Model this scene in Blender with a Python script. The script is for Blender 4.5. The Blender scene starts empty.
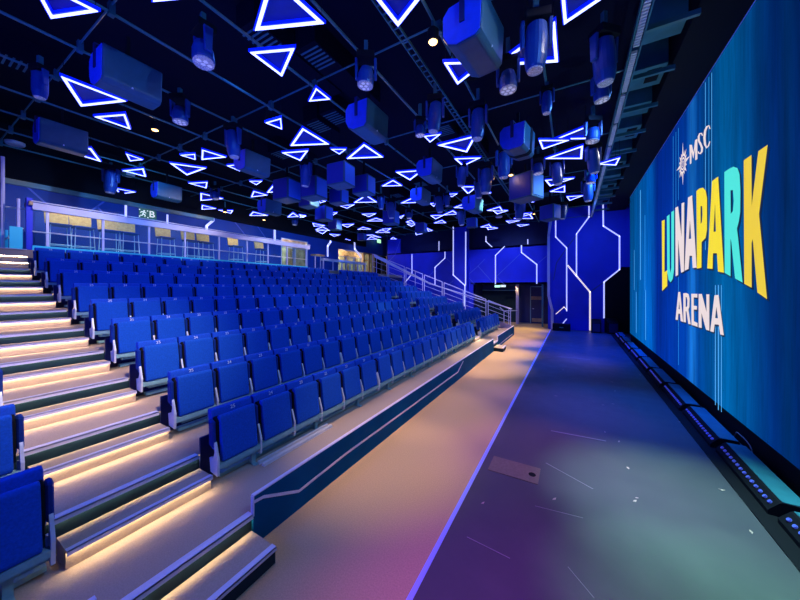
import bpy, bmesh, math, random
from mathutils import Vector, Matrix
random.seed(7)
C = bpy.context.scene.collection
D = bpy.data
# ---------------------------------------------------------------- camera model
F = 300.0; XV = 573.0; YH = 287.0; H = 2.5
TH = math.atan((XV-400)/F); CT, ST = math.cos(TH), math.sin(TH)
def ray(x, y):
    r = (x-400)/F; u = (YH-y)/F
    return (r*CT-ST, CT+r*ST, u)
def atX(x, y, X):
    d = ray(x, y); k = X/d[0]; return Vector((X, k*d[1], H+k*d[2]))
def atY(x, y, Y):
    d = ray(x, y); k = Y/d[1]; return Vector((k*d[0], Y, H+k*d[2]))
def atZ(x, y, Z):
    d = ray(x, y); k = (Z-H)/d[2]; return Vector((k*d[0], k*d[1], Z))
def proj(X, Y, Z):
    w = Y*CT-X*ST
    if w < 0.1: return (-999, -999)
    r = X*CT+Y*ST
    return (400+F*r/w, YH-F*(Z-H)/w)

# ---------------------------------------------------------------- materials
def mat(name, col, rough=0.6, metal=0.0, var=0.0, scale=20.0, emit=None, es=0.0, spec=0.5, bump=0.0, col2=None):
    m = D.materials.new(name); m.use_nodes = True
    nt = m.node_tree; b = nt.nodes['Principled BSDF']
    b.inputs['Base Color'].default_value = (*col, 1)
    b.inputs['Roughness'].default_value = rough
    b.inputs['Metallic'].default_value = metal
    b.inputs['Specular IOR Level'].default_value = spec
    if emit:
        b.inputs['Emission Color'].default_value = (*emit, 1)
        b.inputs['Emission Strength'].default_value = es
    if var > 0 or col2:
        tc = nt.nodes.new('ShaderNodeTexCoord'); n = nt.nodes.new('ShaderNodeTexNoise')
        n.inputs['Scale'].default_value = scale; n.inputs['Detail'].default_value = 5
        nt.links.new(tc.outputs['Object'], n.inputs['Vector'])
        r = nt.nodes.new('ShaderNodeValToRGB')
        r.color_ramp.elements[0].position = 0.3; r.color_ramp.elements[1].position = 0.7
        c2 = col2 or tuple(min(1, c*(1+var)) for c in col)
        c1 = col if col2 else tuple(c*(1-var) for c in col)
        r.color_ramp.elements[0].color = (*c1, 1); r.color_ramp.elements[1].color = (*c2, 1)
        nt.links.new(n.outputs['Fac'], r.inputs['Fac']); nt.links.new(r.outputs['Color'], b.inputs['Base Color'])
        if bump:
            bp = nt.nodes.new('ShaderNodeBump'); bp.inputs['Strength'].default_value = bump
            bp.inputs['Distance'].default_value = 0.01
            nt.links.new(n.outputs['Fac'], bp.inputs['Height']); nt.links.new(bp.outputs['Normal'], b.inputs['Normal'])
    return m
M = {}
M['carpet'] = mat('beige_carpet', (0.50, 0.34, 0.21), 0.95, var=0.12, scale=75, spec=0.1, bump=0.2)
M['carpet_far'] = M['carpet']
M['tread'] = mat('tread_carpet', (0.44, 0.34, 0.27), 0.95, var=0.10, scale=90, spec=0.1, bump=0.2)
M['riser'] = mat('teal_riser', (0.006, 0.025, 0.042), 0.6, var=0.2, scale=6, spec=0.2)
M['panel'] = mat('navy_panel', (0.0005, 0.085, 0.21), 0.7, var=0.2, scale=1.5, spec=0.05)
M['nosing'] = mat('lavender_nosing', (0.68, 0.66, 0.84), 0.4)
M['seat'] = mat('blue_fabric', (0.003, 0.085, 0.52), 0.85, var=0.15, scale=60, spec=0.25, bump=0.2)
M['armpad_shaded'] = mat('shaded_blue_pad', (0.002, 0.03, 0.24), 0.85, var=0.1, scale=60, spec=0.2)  # seat blue darkened to paint the shade between seats
M['wall2'] = mat('promenade_wall_paint', (0.003, 0.065, 0.42), 0.55, var=0.2, scale=0.5)
M['seat2'] = mat('blue_fabric_back', (0.003, 0.075, 0.55), 0.8, var=0.15, scale=60, spec=0.3)
M['silver'] = mat('silver_metal', (0.70, 0.74, 0.82), 0.4, metal=0.2)
M['beam'] = mat('grey_green_steel', (0.22, 0.44, 0.46), 0.5, metal=0.0, var=0.1)
M['white'] = mat('white_print', (0.8, 0.8, 0.85), 0.6)
M['wall'] = mat('royal_blue_wall', (0.006, 0.028, 0.75), 0.55, var=0.12, scale=0.8)
M['navy'] = mat('navy_paint', (0.004, 0.012, 0.10), 0.5, var=0.15, scale=2)
M['black'] = mat('matt_black', (0.004, 0.005, 0.010), 0.8, spec=0.2)
M['ceil'] = mat('ceiling_black', (0.004, 0.005, 0.016), 0.9, col2=(0.003, 0.005, 0.018), scale=1.2, spec=0.1)
M['pipe'] = mat('rig_pipe_steel', (0.05, 0.20, 0.22), 0.3, metal=0.1)
M['duct'] = mat('teal_duct', (0.03, 0.17, 0.22), 0.6, var=0.25, scale=2)
M['cab'] = mat('blue_grey_cabinet', (0.022, 0.10, 0.15), 0.4, var=0.1, scale=8)
M['cabend_lit'] = mat('cabinet_end_lit', (0.02, 0.08, 0.75), 0.5, var=0.1, scale=8)  # brighter blue paints the light falling on the end face
M['head'] = mat('moving_head_shell', (0.012, 0.06, 0.26), 0.35, var=0.1, scale=5)
M['lens'] = mat('led_lens', (0.42, 0.42, 0.48), 0.15, var=0.6, scale=60, emit=(0.6, 0.6, 0.9), es=0.06)
M['tri_tube'] = mat('triangle_tube', (0.9, 0.9, 1), 0.4, emit=(0.23, 0.27, 1.0), es=4.6)
M['tri_halo'] = mat('triangle_halo', (0.01, 0.03, 0.8), 0.4, emit=(0.0, 0.012, 1.0), es=0.8)  # glow put in to imitate the blue halo round the tubes
M['tri_glow'] = mat('triangle_glow_fill', (0.01, 0.03, 0.30), 0.5, var=0.2, scale=3)  # blue colour imitates the glow inside the triangles
M['ledline'] = mat('led_line', (0.8, 0.8, 0.95), 0.4, emit=(0.5, 0.54, 1.0), es=1.0)
M['ledwarm'] = mat('led_line_warm', (0.9, 0.85, 0.75), 0.4, emit=(1.0, 0.85, 0.7), es=0.8)
M['seam'] = mat('wall_seam', (0.02, 0.05, 0.30), 0.4)
M['seamlight'] = mat('pale_seam', (0.10, 0.18, 0.75), 0.4)
M['strip'] = mat('warm_led_strip', (1, 0.8, 0.5), 0.4, emit=(1.0, 0.80, 0.48), es=34.0)
M['lampwarm'] = mat('warm_lamp', (1, 0.8, 0.5), 0.4, emit=(1.0, 0.50, 0.12), es=4.5)
M['rail'] = mat('lavender_rail', (0.62, 0.62, 0.90), 0.4)
M['counter'] = mat('counter_fascia', (0.62, 0.62, 0.85), 0.45, var=0.25, scale=1.2)
M['cyan'] = mat('cyan_strip', (0.05, 0.5, 0.7), 0.3, emit=(0.02, 0.45, 0.85), es=0.22)
M['gold'] = mat('gold_fabric', (0.90, 0.48, 0.12), 0.6, var=0.2, scale=12)
M['stool'] = mat('stool_shell', (0.02, 0.06, 0.25), 0.5)
M['wood'] = mat('warm_wood', (0.42, 0.26, 0.13), 0.5, var=0.3, scale=4)
M['lobby'] = mat('lobby_cream_wall', (0.75, 0.58, 0.36), 0.7, var=0.4, scale=3)
M['lilac'] = mat('lilac_skirt', (0.34, 0.28, 0.46), 0.6, var=0.1)
M['cells'] = mat('led_cell_glass', (0.7, 0.7, 0.75), 0.2, emit=(0.8, 0.8, 0.95), es=0.25)
M['boxfront_shaded'] = mat('speaker_grille_shaded', (0.006, 0.02, 0.28), 0.6)  # darker blue paints the shade on the front face
M['boxside_lit'] = mat('speaker_side_lit', (0.06, 0.22, 0.75), 0.5)  # brighter blue paints the light on the stage-side face
M['tape'] = mat('blue_white_tape', (0.30, 0.38, 0.95), 0.5, emit=(0.16, 0.22, 1.0), es=0.10)  # plain tape, with a faint glow painted in by emission
M['scrap'] = mat('paper_scrap', (0.50, 0.34, 0.32), 0.8)
M['mark'] = mat('faded_mark', (0.30, 0.27, 0.30), 0.7)
M['plate'] = mat('tan_floor_plate', (0.16, 0.13, 0.10), 0.5, var=0.15, scale=30)
M['signgreen'] = mat('green_sign', (0.03, 0.16, 0.13), 0.4, emit=(0.03, 0.14, 0.11), es=0.4)
M['signwhite'] = mat('sign_white', (0.8, 0.9, 0.85), 0.4, emit=(0.8, 0.95, 0.9), es=0.8)
M['exit'] = mat('exit_green', (0.5, 1, 0.7), 0.4, emit=(0.45, 1.0, 0.55), es=1.2)
M['fixture_top'] = mat('fixture_teal_top', (0.03, 0.20, 0.28), 0.4, var=0.15, scale=5)
M['fixture_blue'] = mat('fixture_lens_blue', (0.1, 0.15, 0.7), 0.2, emit=(0.10, 0.12, 0.7), es=0.22)
M['cornice'] = mat('cornice_metal', (0.30, 0.30, 0.22), 0.3, metal=0.3, col2=(0.05, 0.30, 0.40), scale=0.9)  # second colour mottles painted reflections into the metal
# glass
g = D.materials.new('clear_glass'); g.use_nodes = True; nt = g.node_tree; nt.nodes.clear()
o = nt.nodes.new('ShaderNodeOutputMaterial'); mx = nt.nodes.new('ShaderNodeMixShader'); mx.inputs[0].default_value = 0.012
tr = nt.nodes.new('ShaderNodeBsdfTransparent'); tr.inputs[0].default_value = (0.75, 0.9, 1, 1)
gl = nt.nodes.new('ShaderNodeBsdfGlossy'); gl.inputs['Roughness'].default_value = 0.3; gl.inputs['Color'].default_value = (0.6, 0.85, 1, 1)
nt.links.new(tr.outputs[0], mx.inputs[1]); nt.links.new(gl.outputs[0], mx.inputs[2]); nt.links.new(mx.outputs[0], o.inputs[0]); M['glass'] = g
# stage vinyl : glossy dark floor with scuffs
m = mat('stage_vinyl', (0.10, 0.11, 0.17), 0.42, spec=0.25); nt = m.node_tree; b = nt.nodes['Principled BSDF']
tc = nt.nodes.new('ShaderNodeTexCoord'); n = nt.nodes.new('ShaderNodeTexNoise'); n.inputs['Scale'].default_value = 2.2; n.inputs['Detail'].default_value = 8
n.inputs['Roughness'].default_value = 0.7
nt.links.new(tc.outputs['Object'], n.inputs['Vector'])
mr = nt.nodes.new('ShaderNodeMapRange'); mr.inputs[1].default_value = 0.3; mr.inputs[2].default_value = 0.75; mr.inputs[3].default_value = 0.34; mr.inputs[4].default_value = 0.58
nt.links.new(n.outputs['Fac'], mr.inputs[0]); nt.links.new(mr.outputs[0], b.inputs['Roughness'])
cr = nt.nodes.new('ShaderNodeValToRGB'); cr.color_ramp.elements[0].color = (0.055, 0.055, 0.075, 1); cr.color_ramp.elements[1].color = (0.10, 0.10, 0.12, 1)
nt.links.new(n.outputs['Fac'], cr.inputs[0]); nt.links.new(cr.outputs[0], b.inputs['Base Color']); M['stage'] = m
# LED screen picture: blue field with vertical light streaks
m = D.materials.new('led_screen_picture'); m.use_nodes = True; nt = m.node_tree; b = nt.nodes['Principled BSDF']
b.inputs['Base Color'].default_value = (0.002, 0.004, 0.01, 1); b.inputs['Roughness'].default_value = 0.9; b.inputs['Specular IOR Level'].default_value = 0.05
N = nt.nodes.new; L = nt.links.new
tc = N('ShaderNodeTexCoord'); sp = N('ShaderNodeSeparateXYZ'); L(tc.outputs['Object'], sp.inputs[0])
mr = N('ShaderNodeMapRange'); L(sp.outputs['Y'], mr.inputs[0]); mr.inputs[1].default_value = 5.0; mr.inputs[2].default_value = 17.45
def v1(x, X=2.3):
    return (atX(x, 287, X)[1]-5.0)/12.45
cr = N('ShaderNodeValToRGB'); L(mr.outputs[0], cr.inputs[0]); r = cr.color_ramp
stops = [(x_, (c_[0], c_[1]*(0.62 if x_ > 705 else 0.75), c_[2]*(0.80 if x_ > 705 else 1.0))) for x_, c_ in [(800, (0.0, 0.035, 0.20)), (788, (0.0, 0.05, 0.20)), (775, (0.0, 0.045, 0.25)), (762, (0.0, 0.075, 0.30)), (735, (0.0, 0.19, 0.50)),
 (722, (0.0, 0.25, 0.62)), (712, (0.0, 0.14, 0.42)), (698, (0.0, 0.085, 0.36)), (692, (0.01, 0.26, 0.75)), (686, (0.0, 0.07, 0.42)), (668, (0.0, 0.05, 0.42)), (657, (0.0, 0.035, 0.33)),
 (650, (0.0, 0.20, 0.70)), (640, (0.0, 0.17, 0.50)), (631, (0.0, 0.12, 0.33))]]
while len(r.elements) < len(stops): r.elements.new(0.5)
for i, (x, c) in enumerate(stops):
    r.elements[i].position = max(0, min(1, v1(x)))
for i, (x, c) in enumerate(stops):
    r.elements[i].color = (*c, 1)
mp = N('ShaderNodeMapping'); mp.inputs['Scale'].default_value = (1, 3.0, 0.22); L(tc.outputs['Object'], mp.inputs[0])
n = N('ShaderNodeTexNoise'); n.inputs['Scale'].default_value = 1.4; n.inputs['Detail'].default_value = 8; n.inputs['Roughness'].default_value = 0.7; L(mp.outputs[0], n.inputs['Vector'])
m2 = N('ShaderNodeMapRange'); L(n.outputs['Fac'], m2.inputs[0]); m2.inputs[1].default_value = 0.3; m2.inputs[2].default_value = 0.7; m2.inputs[3].default_value = 0.55; m2.inputs[4].default_value = 1.35
# dimmer towards the bottom and top edge
m3 = N('ShaderNodeMapRange'); L(sp.outputs['Z'], m3.inputs[0]); m3.inputs[1].default_value = 6.8; m3.inputs[2].default_value = 1.5; m3.inputs[3].default_value = 0.62; m3.inputs[4].default_value = 0.95
mu = N('ShaderNodeMath'); mu.operation = 'MULTIPLY'; L(m2.outputs[0], mu.inputs[0]); L(m3.outputs[0], mu.inputs[1])
vm = N('ShaderNodeVectorMath'); vm.operation = 'SCALE'; L(cr.outputs[0], vm.inputs[0]); L(mu.outputs[0], vm.inputs['Scale'])
L(vm.outputs[0], b.inputs['Emission Color']); b.inputs['Emission Strength'].default_value = 1.0
M['screen'] = m
def em(name, c, s=1.0):
    M[name] = mat(name, (0.01, 0.01, 0.01), 0.6, emit=c, es=s)
em('pic_yellow', (0.93, 0.74, 0.02)); em('pic_cyan', (0.08, 0.80, 0.72)); em('pic_white', (0.85, 0.72, 0.72)); em('pic_gold', (0.85, 0.62, 0.04))
em('pic_shadow', (0.0, 0.012, 0.05)); em('pic_line', (0.10, 0.45, 0.95)); em('pic_line2', (0.02, 0.28, 0.75))

# ---------------------------------------------------------------- mesh helpers
class MB:
    def __init__(s): s.v = []; s.f = []
    def add(s, vs, fs):
        o = len(s.v); s.v += [tuple(v) for v in vs]; s.f += [tuple(i+o for i in f) for f in fs]; return s
    def box(s, x0, x1, y0, y1, z0, z1, mtx=None):
        vs = [Vector((x, y, z)) for x in (x0, x1) for y in (y0, y1) for z in (z0, z1)]
        if mtx: vs = [mtx @ v for v in vs]
        return s.add(vs, [(0, 1, 3, 2), (4, 6, 7, 5), (0, 4, 5, 1), (2, 3, 7, 6), (0, 2, 6, 4), (1, 5, 7, 3)])
    def tube(s, p, q, r, n=8, r2=None):
        p = Vector(p); q = Vector(q); d = (q-p).normalized(); r2 = r if r2 is None else r2
        a = d.cross(Vector((0, 0, 1)) if abs(d.z) < 0.9 else Vector((1, 0, 0))).normalized(); b = d.cross(a)
        vs = []
        for c, rr in ((p, r), (q, r2)):
            for i in range(n):
                t = 2*math.pi*i/n; vs.append(c+a*(rr*math.cos(t))+b*(rr*math.sin(t)))
        fs = [(i, (i+1) % n, n+(i+1) % n, n+i) for i in range(n)]+[tuple(range(n))[::-1], tuple(range(n, 2*n))]
        return s.add(vs, fs)
    def path(s, pts, r, n=8):
        for a, b in zip(pts, pts[1:]): s.tube(a, b, r, n)
        return s
    def prism(s, pts, ext):
        n = len(pts); e = Vector(ext); vs = [Vector(p) for p in pts]+[Vector(p)+e for p in pts]
        return s.add(vs, [tuple(range(n))[::-1], tuple(range(n, 2*n))]+[(i, (i+1) % n, n+(i+1) % n, n+i) for i in range(n)])
    def lathe(s, prof, c, n=16, axis=Vector((0, 0, 1))):
        c = Vector(c); q = Vector((0, 0, 1)).rotation_difference(axis); vs = []
        for r, z in prof:
            for i in range(n):
                t = 2*math.pi*i/n; vs.append(c+q @ Vector((r*math.cos(t), r*math.sin(t), z)))
        fs = []
        for k in range(len(prof)-1):
            for i in range(n):
                fs.append((k*n+i, k*n+(i+1) % n, (k+1)*n+(i+1) % n, (k+1)*n+i))
        fs += [tuple(range(n))[::-1], tuple(range((len(prof)-1)*n, len(prof)*n))]
        return s.add(vs, fs)
    def build(s, name, m, parent=None, bevel=0.0, seg=2, smooth=False, loc=None):
        me = D.meshes.new(name); me.from_pydata(s.v, [], s.f); me.materials.append(m)
        bm = bmesh.new(); bm.from_mesh(me)
        bmesh.ops.recalc_face_normals(bm, faces=bm.faces)
        if bevel > 0: bmesh.ops.bevel(bm, geom=bm.edges[:], offset=bevel, segments=seg, affect='EDGES', profile=0.6)
        if smooth:
            for f in bm.faces: f.smooth = True
        bm.to_mesh(me); bm.free()
        o = D.objects.new(name, me); C.objects.link(o); o.parent = parent
        if loc: o.location = loc
        return o
def tag(o, label=None, cat=None, group=None, kind=None):
    if label: o['label'] = label
    if cat: o['category'] = cat
    if group: o['group'] = group
    if kind: o['kind'] = kind
    return o
def empty(name, loc=(0, 0, 0), rz=0.0, label=None, cat=None, group=None):
    o = D.objects.new(name, None); C.objects.link(o); o.location = loc; o.rotation_euler = (0, 0, rz)
    o.empty_display_size = 0.1
    return tag(o, label, cat, group)
def struct(name, mb, m, **k):
    return tag(mb.build(name, m, **k), kind='structure')
def dup(o, parent=None):
    c = o.copy(); C.objects.link(c); c.parent = parent
    for ch in list(o.children): dup(ch, c)
    return c
ORD = ['', 'first', 'second', 'third', 'fourth', 'fifth', 'sixth', 'seventh', 'eighth', 'ninth', 'tenth', 'eleventh', 'twelfth', 'thirteenth', 'fourteenth',
       'fifteenth', 'sixteenth', 'seventeenth', 'eighteenth', 'nineteenth', 'twentieth', 'twenty-first', 'twenty-second', 'twenty-third', 'twenty-fourth', 'twenty-fifth']

# ---------------------------------------------------------------- dimensions
RZ = 0.293; RX = 0.96
Y0, Y1 = 0.70, 1.80            # near stairs
Y2, Y3 = 11.90, 12.66          # far stairs
YE = 16.55                     # far end of the seating
def zt(k): return 0.30+RZ*(k-1)
def nx(k): return -2.70 if k == 1 else -3.69-RX*(k-2)
def hx(k): return -3.38-RX*(k-1)
PZ = 3.42                      # promenade floor
WX = -15.0                     # left wall plane
FY = 20.55                     # far wall plane

# ---------------------------------------------------------------- floor and tiers
struct('floor', MB().box(-6.2, -1.14, -4, 23, -0.1, 0.0), M['carpet'])
struct('floor_stage', MB().box(-1.14, 4.5, -4, 23, -0.1, 0.0), M['stage'])
for k in range(1, 11):
    xa = nx(k); xb = nx(k+1) if k < 10 else -11.62
    ya = -3.0
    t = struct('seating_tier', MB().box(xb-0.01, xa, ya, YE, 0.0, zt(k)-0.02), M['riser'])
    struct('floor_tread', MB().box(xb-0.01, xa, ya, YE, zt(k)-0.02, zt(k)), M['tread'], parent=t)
    for (a, b_) in ((Y0, Y1), (Y2, Y3)):
        nb = MB(); nb.box(xa-0.05, xa+0.03, a, b_, zt(k)-0.001, zt(k)+0.008); nb.box(xa+0.022, xa+0.03, a, b_, zt(k)-0.035, zt(k)+0.008)
        nb.build('nosing', M['nosing'], t)
        MB().box(xa+0.004, xa+0.018, a+0.01, b_-0.01, zt(k)-0.018, zt(k)-0.006).build('led_strip', M['strip'], t)
    if k > 1:
        # closing kerb behind the row in front
        for (a, b_) in ((-3, Y0-0.06), (Y1+0.02, Y2), (Y3, YE)):
            MB().box(xa-0.005, xa+0.02, a, b_, zt(k-1), zt(k)+0.19).build('back_kerb', M['navy'], t)
for (a, b_) in ((Y0+0.02, Y1), (Y2+0.02, Y3)): tag(MB().box(-11.62, -11.59, a, b_, PZ-0.01, PZ+0.006).build('trim_step_nosing', M['nosing']), kind='structure')
struct('floor_promenade', MB().box(WX, -11.62, -3, 20.5, PZ-0.2, PZ), M['tread'])
struct('wall_under_promenade', MB().box(-11.75, -11.62, -3, 20.5, 0, PZ-0.2), M['navy'])

# half steps with a warm strip under each nose
def half_step(k, ya, yb, label, group):
    xa = hx(k); xb = nx(k+1) if k < 10 else -11.62; z0 = zt(k); z1 = z0+0.155
    r = empty('stair_step', ((xa+xb)/2, (ya+yb)/2, z0), 0, label, 'step', group)
    off = Vector(r.location)
    def P(mb, n, mt, **kw):
        mb.v = [tuple(Vector(v)-off) for v in mb.v]; return mb.build(n, mt, r, **kw)
    P(MB().box(xb+0.04, xa-0.03, ya, yb, z0+0.001, z1-0.02), 'riser_box', M['tread'])
    P(MB().box(xb+0.04, xa, ya, yb, z1-0.02, z1), 'tread', M['tread'])
    nb = MB(); nb.box(xa-0.045, xa+0.008, ya, yb, z1, z1+0.006); nb.box(xa, xa+0.008, ya, yb, z1-0.032, z1+0.006)
    P(nb, 'nosing', M['nosing'])
    P(MB().box(xa-0.024, xa-0.006, ya+0.01, yb-0.01, z1-0.026, z1-0.0205), 'led_strip', M['strip'])
for k in range(1, 10):
    half_step(k, Y0+0.02, Y1, 'carpeted half step with a warm glowing edge on the near stairs, %s from the bottom' % ORD[k+1], 'steps of the near stairs')
    half_step(k, Y2+0.02, Y3, 'carpeted half step on the far stairs beside the short seat blocks, %s from the bottom' % ORD[k+1], 'steps of the far stairs')
for (ya, yb, nm) in ((Y0+0.02, Y1, 'near'), (Y2+0.02, Y3, 'far')):
    for q, (xa, za, zb_) in enumerate(((-11.42, zt(10), 3.09), (-11.50, 3.09, 3.25))):
        r = empty('stair_step', (-11.55, (ya+yb)/2, za), 0, '%s narrow step at the very top of the %s stairs, against the promenade edge' % (('lower', 'upper')[q], nm), 'step'); h = (yb-ya)/2
        MB().box(-0.065, xa+11.55-0.01, -h, h, 0.001, zb_-za-0.012).build('riser_box', M['tread'], r)
        MB().box(-0.065, xa+11.55, -h, h, zb_-za-0.012, zb_-za).build('nosing', M['nosing'], r)
        MB().box(xa+11.55-0.009, xa+11.55-0.002, -h+0.01, h-0.01, zb_-za-0.020, zb_-za-0.013).build('led_strip', M['strip'], r)
# lowest steps standing on the aisle floor
for (ya, yb, lb) in ((Y0+0.02, 1.79, 'lowest loose carpeted step box of the near stairs standing on the aisle floor'), (11.95, 12.6, 'lowest pale step box of the far stairs standing on the aisle floor')):
    r = empty('stair_step', (-2.5, (ya+yb)/2, 0), 0, lb, 'step', None)
    h = (yb-ya)/2
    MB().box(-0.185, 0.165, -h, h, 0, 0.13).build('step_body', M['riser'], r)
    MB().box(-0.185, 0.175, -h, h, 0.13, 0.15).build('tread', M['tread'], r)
    nb = MB(); nb.box(0.12, 0.184, -h, h, 0.15, 0.157); nb.box(0.176, 0.184, -h, h, 0.125, 0.157); nb.build('nosing', M['nosing'], r)
# front panel of the first tier with its light groove
def front_panel(ya, yb, label, line, fac='panel'):
    r = empty('platform_panel', (-2.69, (ya+yb)/2, 0), 0, label, 'panel')
    oy = (ya+yb)/2; h = (yb-ya)/2
    MB().box(-0.01, 0.02, -h, h, 0, 0.478).build('board', M[fac], r)
    MB().box(-0.014, 0.026, -h, h, 0.478, 0.49).build('cap_trim', M['nosing'], r)
    MB().box(-0.012, 0.026, -h-0.006, -h+0.006, 0.29, 0.478).build('end_trim', M['nosing'], r)
    if line:
        lm = MB()
        for p, q in zip(line, line[1:]):
            p = Vector(p); q = Vector(q); d = (q-p).normalized(); nrm = Vector((-d.y, d.x))*0.014
            pts = [(0.0205, a.x-oy, a.y) for a in (p+nrm, q+nrm, q-nrm, p-nrm)]
            lm.prism(pts, (0.006, 0, 0))
        lm.build('light_groove', M['nosing'], r)
X = -2.69
def L2(*px): return [(atX(x, y, X)[1], atX(x, y, X)[2]) for x, y in px]
front_panel(Y1, Y2, 'long navy blue platform front panel with a stepped pale groove, below the front seats', L2((252.8, 501), (262, 496), (297.5, 490.5), (345, 453), (400, 413.5), (457, 372), (462.5, 361)))
front_panel(Y3, YE, 'short brown-lit platform front panel beyond the far stairs', L2((498, 345), (512, 334)))
front_panel(-2.5, Y0, 'navy platform front panel left of the near stairs', None)

# ---------------------------------------------------------------- seats
PITCH = 0.525
SEATX = 0.0
def prof_slab(prof, y0, y1):
    mb = MB(); return mb.prism([(x, y0, z) for x, z in prof], (0, y1-y0, 0))
seat_proto = empty('theatre_seat', (0, 0, 0))
bk = prof_slab([(0.10, 0.36), (0.16, 0.36), (0.075, 0.79), (0.03, 0.80), (0.0, 0.79), (0.05, 0.40)], -0.248, 0.248).build('backrest', M['seat2'], seat_proto, bevel=0.018)
cu = prof_slab([(0.205, 0.245), (0.255, 0.24), (0.265, 0.27), (0.20, 0.715), (0.185, 0.74), (0.14, 0.735), (0.13, 0.70)], -0.212, 0.212).build('seat_cushion', M['seat'], seat_proto, bevel=0.014)
prof_slab([(0.095, 0.34), (0.20, 0.29), (0.175, 0.68), (0.12, 0.725), (0.07, 0.70)], -0.236, 0.236).build('gap_shade', M['black'], seat_proto, bevel=0.008, seg=1)  # black piece added to paint the shadow gap beside each cushion
ub = prof_slab([(0.20, 0.185), (0.262, 0.18), (0.262, 0.232), (0.20, 0.238)], -0.25, 0.25).build('hinge_rail', M['beam'], seat_proto)
def side(name_parent, y):
    prof_slab([(0.10, 0.42), (0.19, 0.40), (0.17, 0.69), (0.09, 0.71)], y-0.022, y+0.022).build('armrest', M['armpad_shaded'], name_parent, bevel=0.012, seg=1)
    prof_slab([(0.12, 0.13), (0.255, 0.11), (0.262, 0.30), (0.24, 0.36), (0.215, 0.44), (0.20, 0.47), (0.19, 0.44), (0.20, 0.36), (0.18, 0.30), (0.10, 0.28)], y-0.012, y+0.012).build('bracket', M['silver'], name_parent)
side(seat_proto, -PITCH/2)
# digits for the number plates
numbers = {}
def number_mesh(nn):
    if nn in numbers: return numbers[nn]
    cu_ = D.curves.new('seat_number', 'FONT'); cu_.body = str(nn); cu_.size = 0.06; cu_.extrude = 0.001; cu_.align_x = 'CENTER'; cu_.align_y = 'CENTER'
    ob = D.objects.new('seat_number', cu_); C.objects.link(ob); bpy.context.view_layer.update()
    me = D.meshes.new_from_object(ob.evaluated_get(bpy.context.evaluated_depsgraph_get())); D.objects.remove(ob); me.name = 'seat_number'
    me.materials.clear(); me.materials.append(M['white'])
    # text faces +X, reading along +Y
    R = Matrix(((0, 0, 1, 0), (1, 0, 0, 0), (0, 1, 0, 0), (0, 0, 0, 1)))
    me.transform(Matrix.Translation((0.086, 0, 0.757)) @ Matrix.Rotation(math.radians(-11), 4, 'Y') @ R)
    numbers[nn] = me; return me
nplate = D.objects.new('seat_number', number_mesh(25)); C.objects.link(nplate); nplate.parent = bk
seat_end = dup(seat_proto); side(seat_end, PITCH/2)
first = {'n': True}
used_protos = []
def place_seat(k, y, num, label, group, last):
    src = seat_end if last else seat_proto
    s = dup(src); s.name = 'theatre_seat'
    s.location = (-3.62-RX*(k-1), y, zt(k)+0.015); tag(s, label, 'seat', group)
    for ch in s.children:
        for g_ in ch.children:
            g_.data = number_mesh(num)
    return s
rown = {1: 'front row', 2: 'second row', 3: 'third row', 4: 'fourth row', 5: 'fifth row', 6: 'sixth row', 7: 'seventh row', 8: 'eighth row', 9: 'back row'}
def beam(k, ya, yb, where):
    r = empty('seat_beam', (-3.44-RX*(k-1), (ya+yb)/2, zt(k)), 0, 'grey-green steel beam carrying the seats of %s, %s' % (rown[k], where), 'beam', 'steel beams under the seat rows')
    h = (yb-ya)/2
    MB().box(-0.05, 0.03, -h, h, 0.145, 0.215).build('beam', M['beam'], r)
    MB().box(-0.14, -0.06, -h, h, 0.02, 0.06).build('floor_channel', M['beam'], r)
    y = -h+0.35
    while y < h-0.1:
        MB().box(-0.05, 0.0, y, y+0.05, 0.0, 0.15).add([(-0.14, y, 0), (0.06, y, 0), (0.06, y+0.05, 0), (-0.14, y+0.05, 0), (-0.14, y, 0.014), (0.06, y, 0.014), (0.06, y+0.05, 0.014), (-0.14, y+0.05, 0.014)],
            [(0, 1, 2, 3), (4, 5, 6, 7), (0, 1, 5, 4), (1, 2, 6, 5), (2, 3, 7, 6), (3, 0, 4, 7)]).build('foot', M['beam'], r)
        y += PITCH*2 if k < 4 else PITCH*4
for k in range(1, 10):
    gaps = 0.0
    for i in range(19):
        g0 = 0.045*(i >= 6)+0.045*(i >= 13)
        y = 2.115+i*(PITCH-0.004)+g0*0.8
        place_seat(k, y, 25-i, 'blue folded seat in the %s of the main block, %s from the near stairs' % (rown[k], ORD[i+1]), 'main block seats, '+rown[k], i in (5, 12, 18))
    beam(k, 1.95, 11.86, 'main block')
    for i in range(7):
        y = Y3+0.32+i*PITCH
        if y+0.2 > YE: break
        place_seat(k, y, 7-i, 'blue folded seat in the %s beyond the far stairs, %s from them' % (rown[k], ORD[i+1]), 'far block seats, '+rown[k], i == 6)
    beam(k, Y3+0.08, YE-0.15, 'far block')
    vis = 0
    for i in range(4):
        y = Y0-0.315-i*PITCH
        u, v = proj(-3.5-RX*(k-1), y+0.25, zt(k)+0.5)
        if u < -6: break
        vis += 1
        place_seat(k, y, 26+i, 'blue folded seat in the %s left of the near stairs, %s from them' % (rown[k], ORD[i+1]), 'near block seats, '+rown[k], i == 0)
    if vis: beam(k, Y0-0.10-PITCH*vis, Y0-0.06, 'near block')
for pr_ in (seat_proto, seat_end):
    for ch in list(pr_.children):
        for g_ in list(ch.children): D.objects.remove(g_)
        D.objects.remove(ch)
    D.objects.remove(pr_)
# aluminium ramp bar lying in front of the first seats
r = MB().box(-3.32, -3.27, 2.35, 3.55, 0.30, 0.335).box(-3.40, -3.36, 2.35, 3.55, 0.30, 0.335).build('floor_track', M['silver'])
tag(r, 'pair of aluminium floor tracks on the platform before the first seats', 'track')

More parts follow.
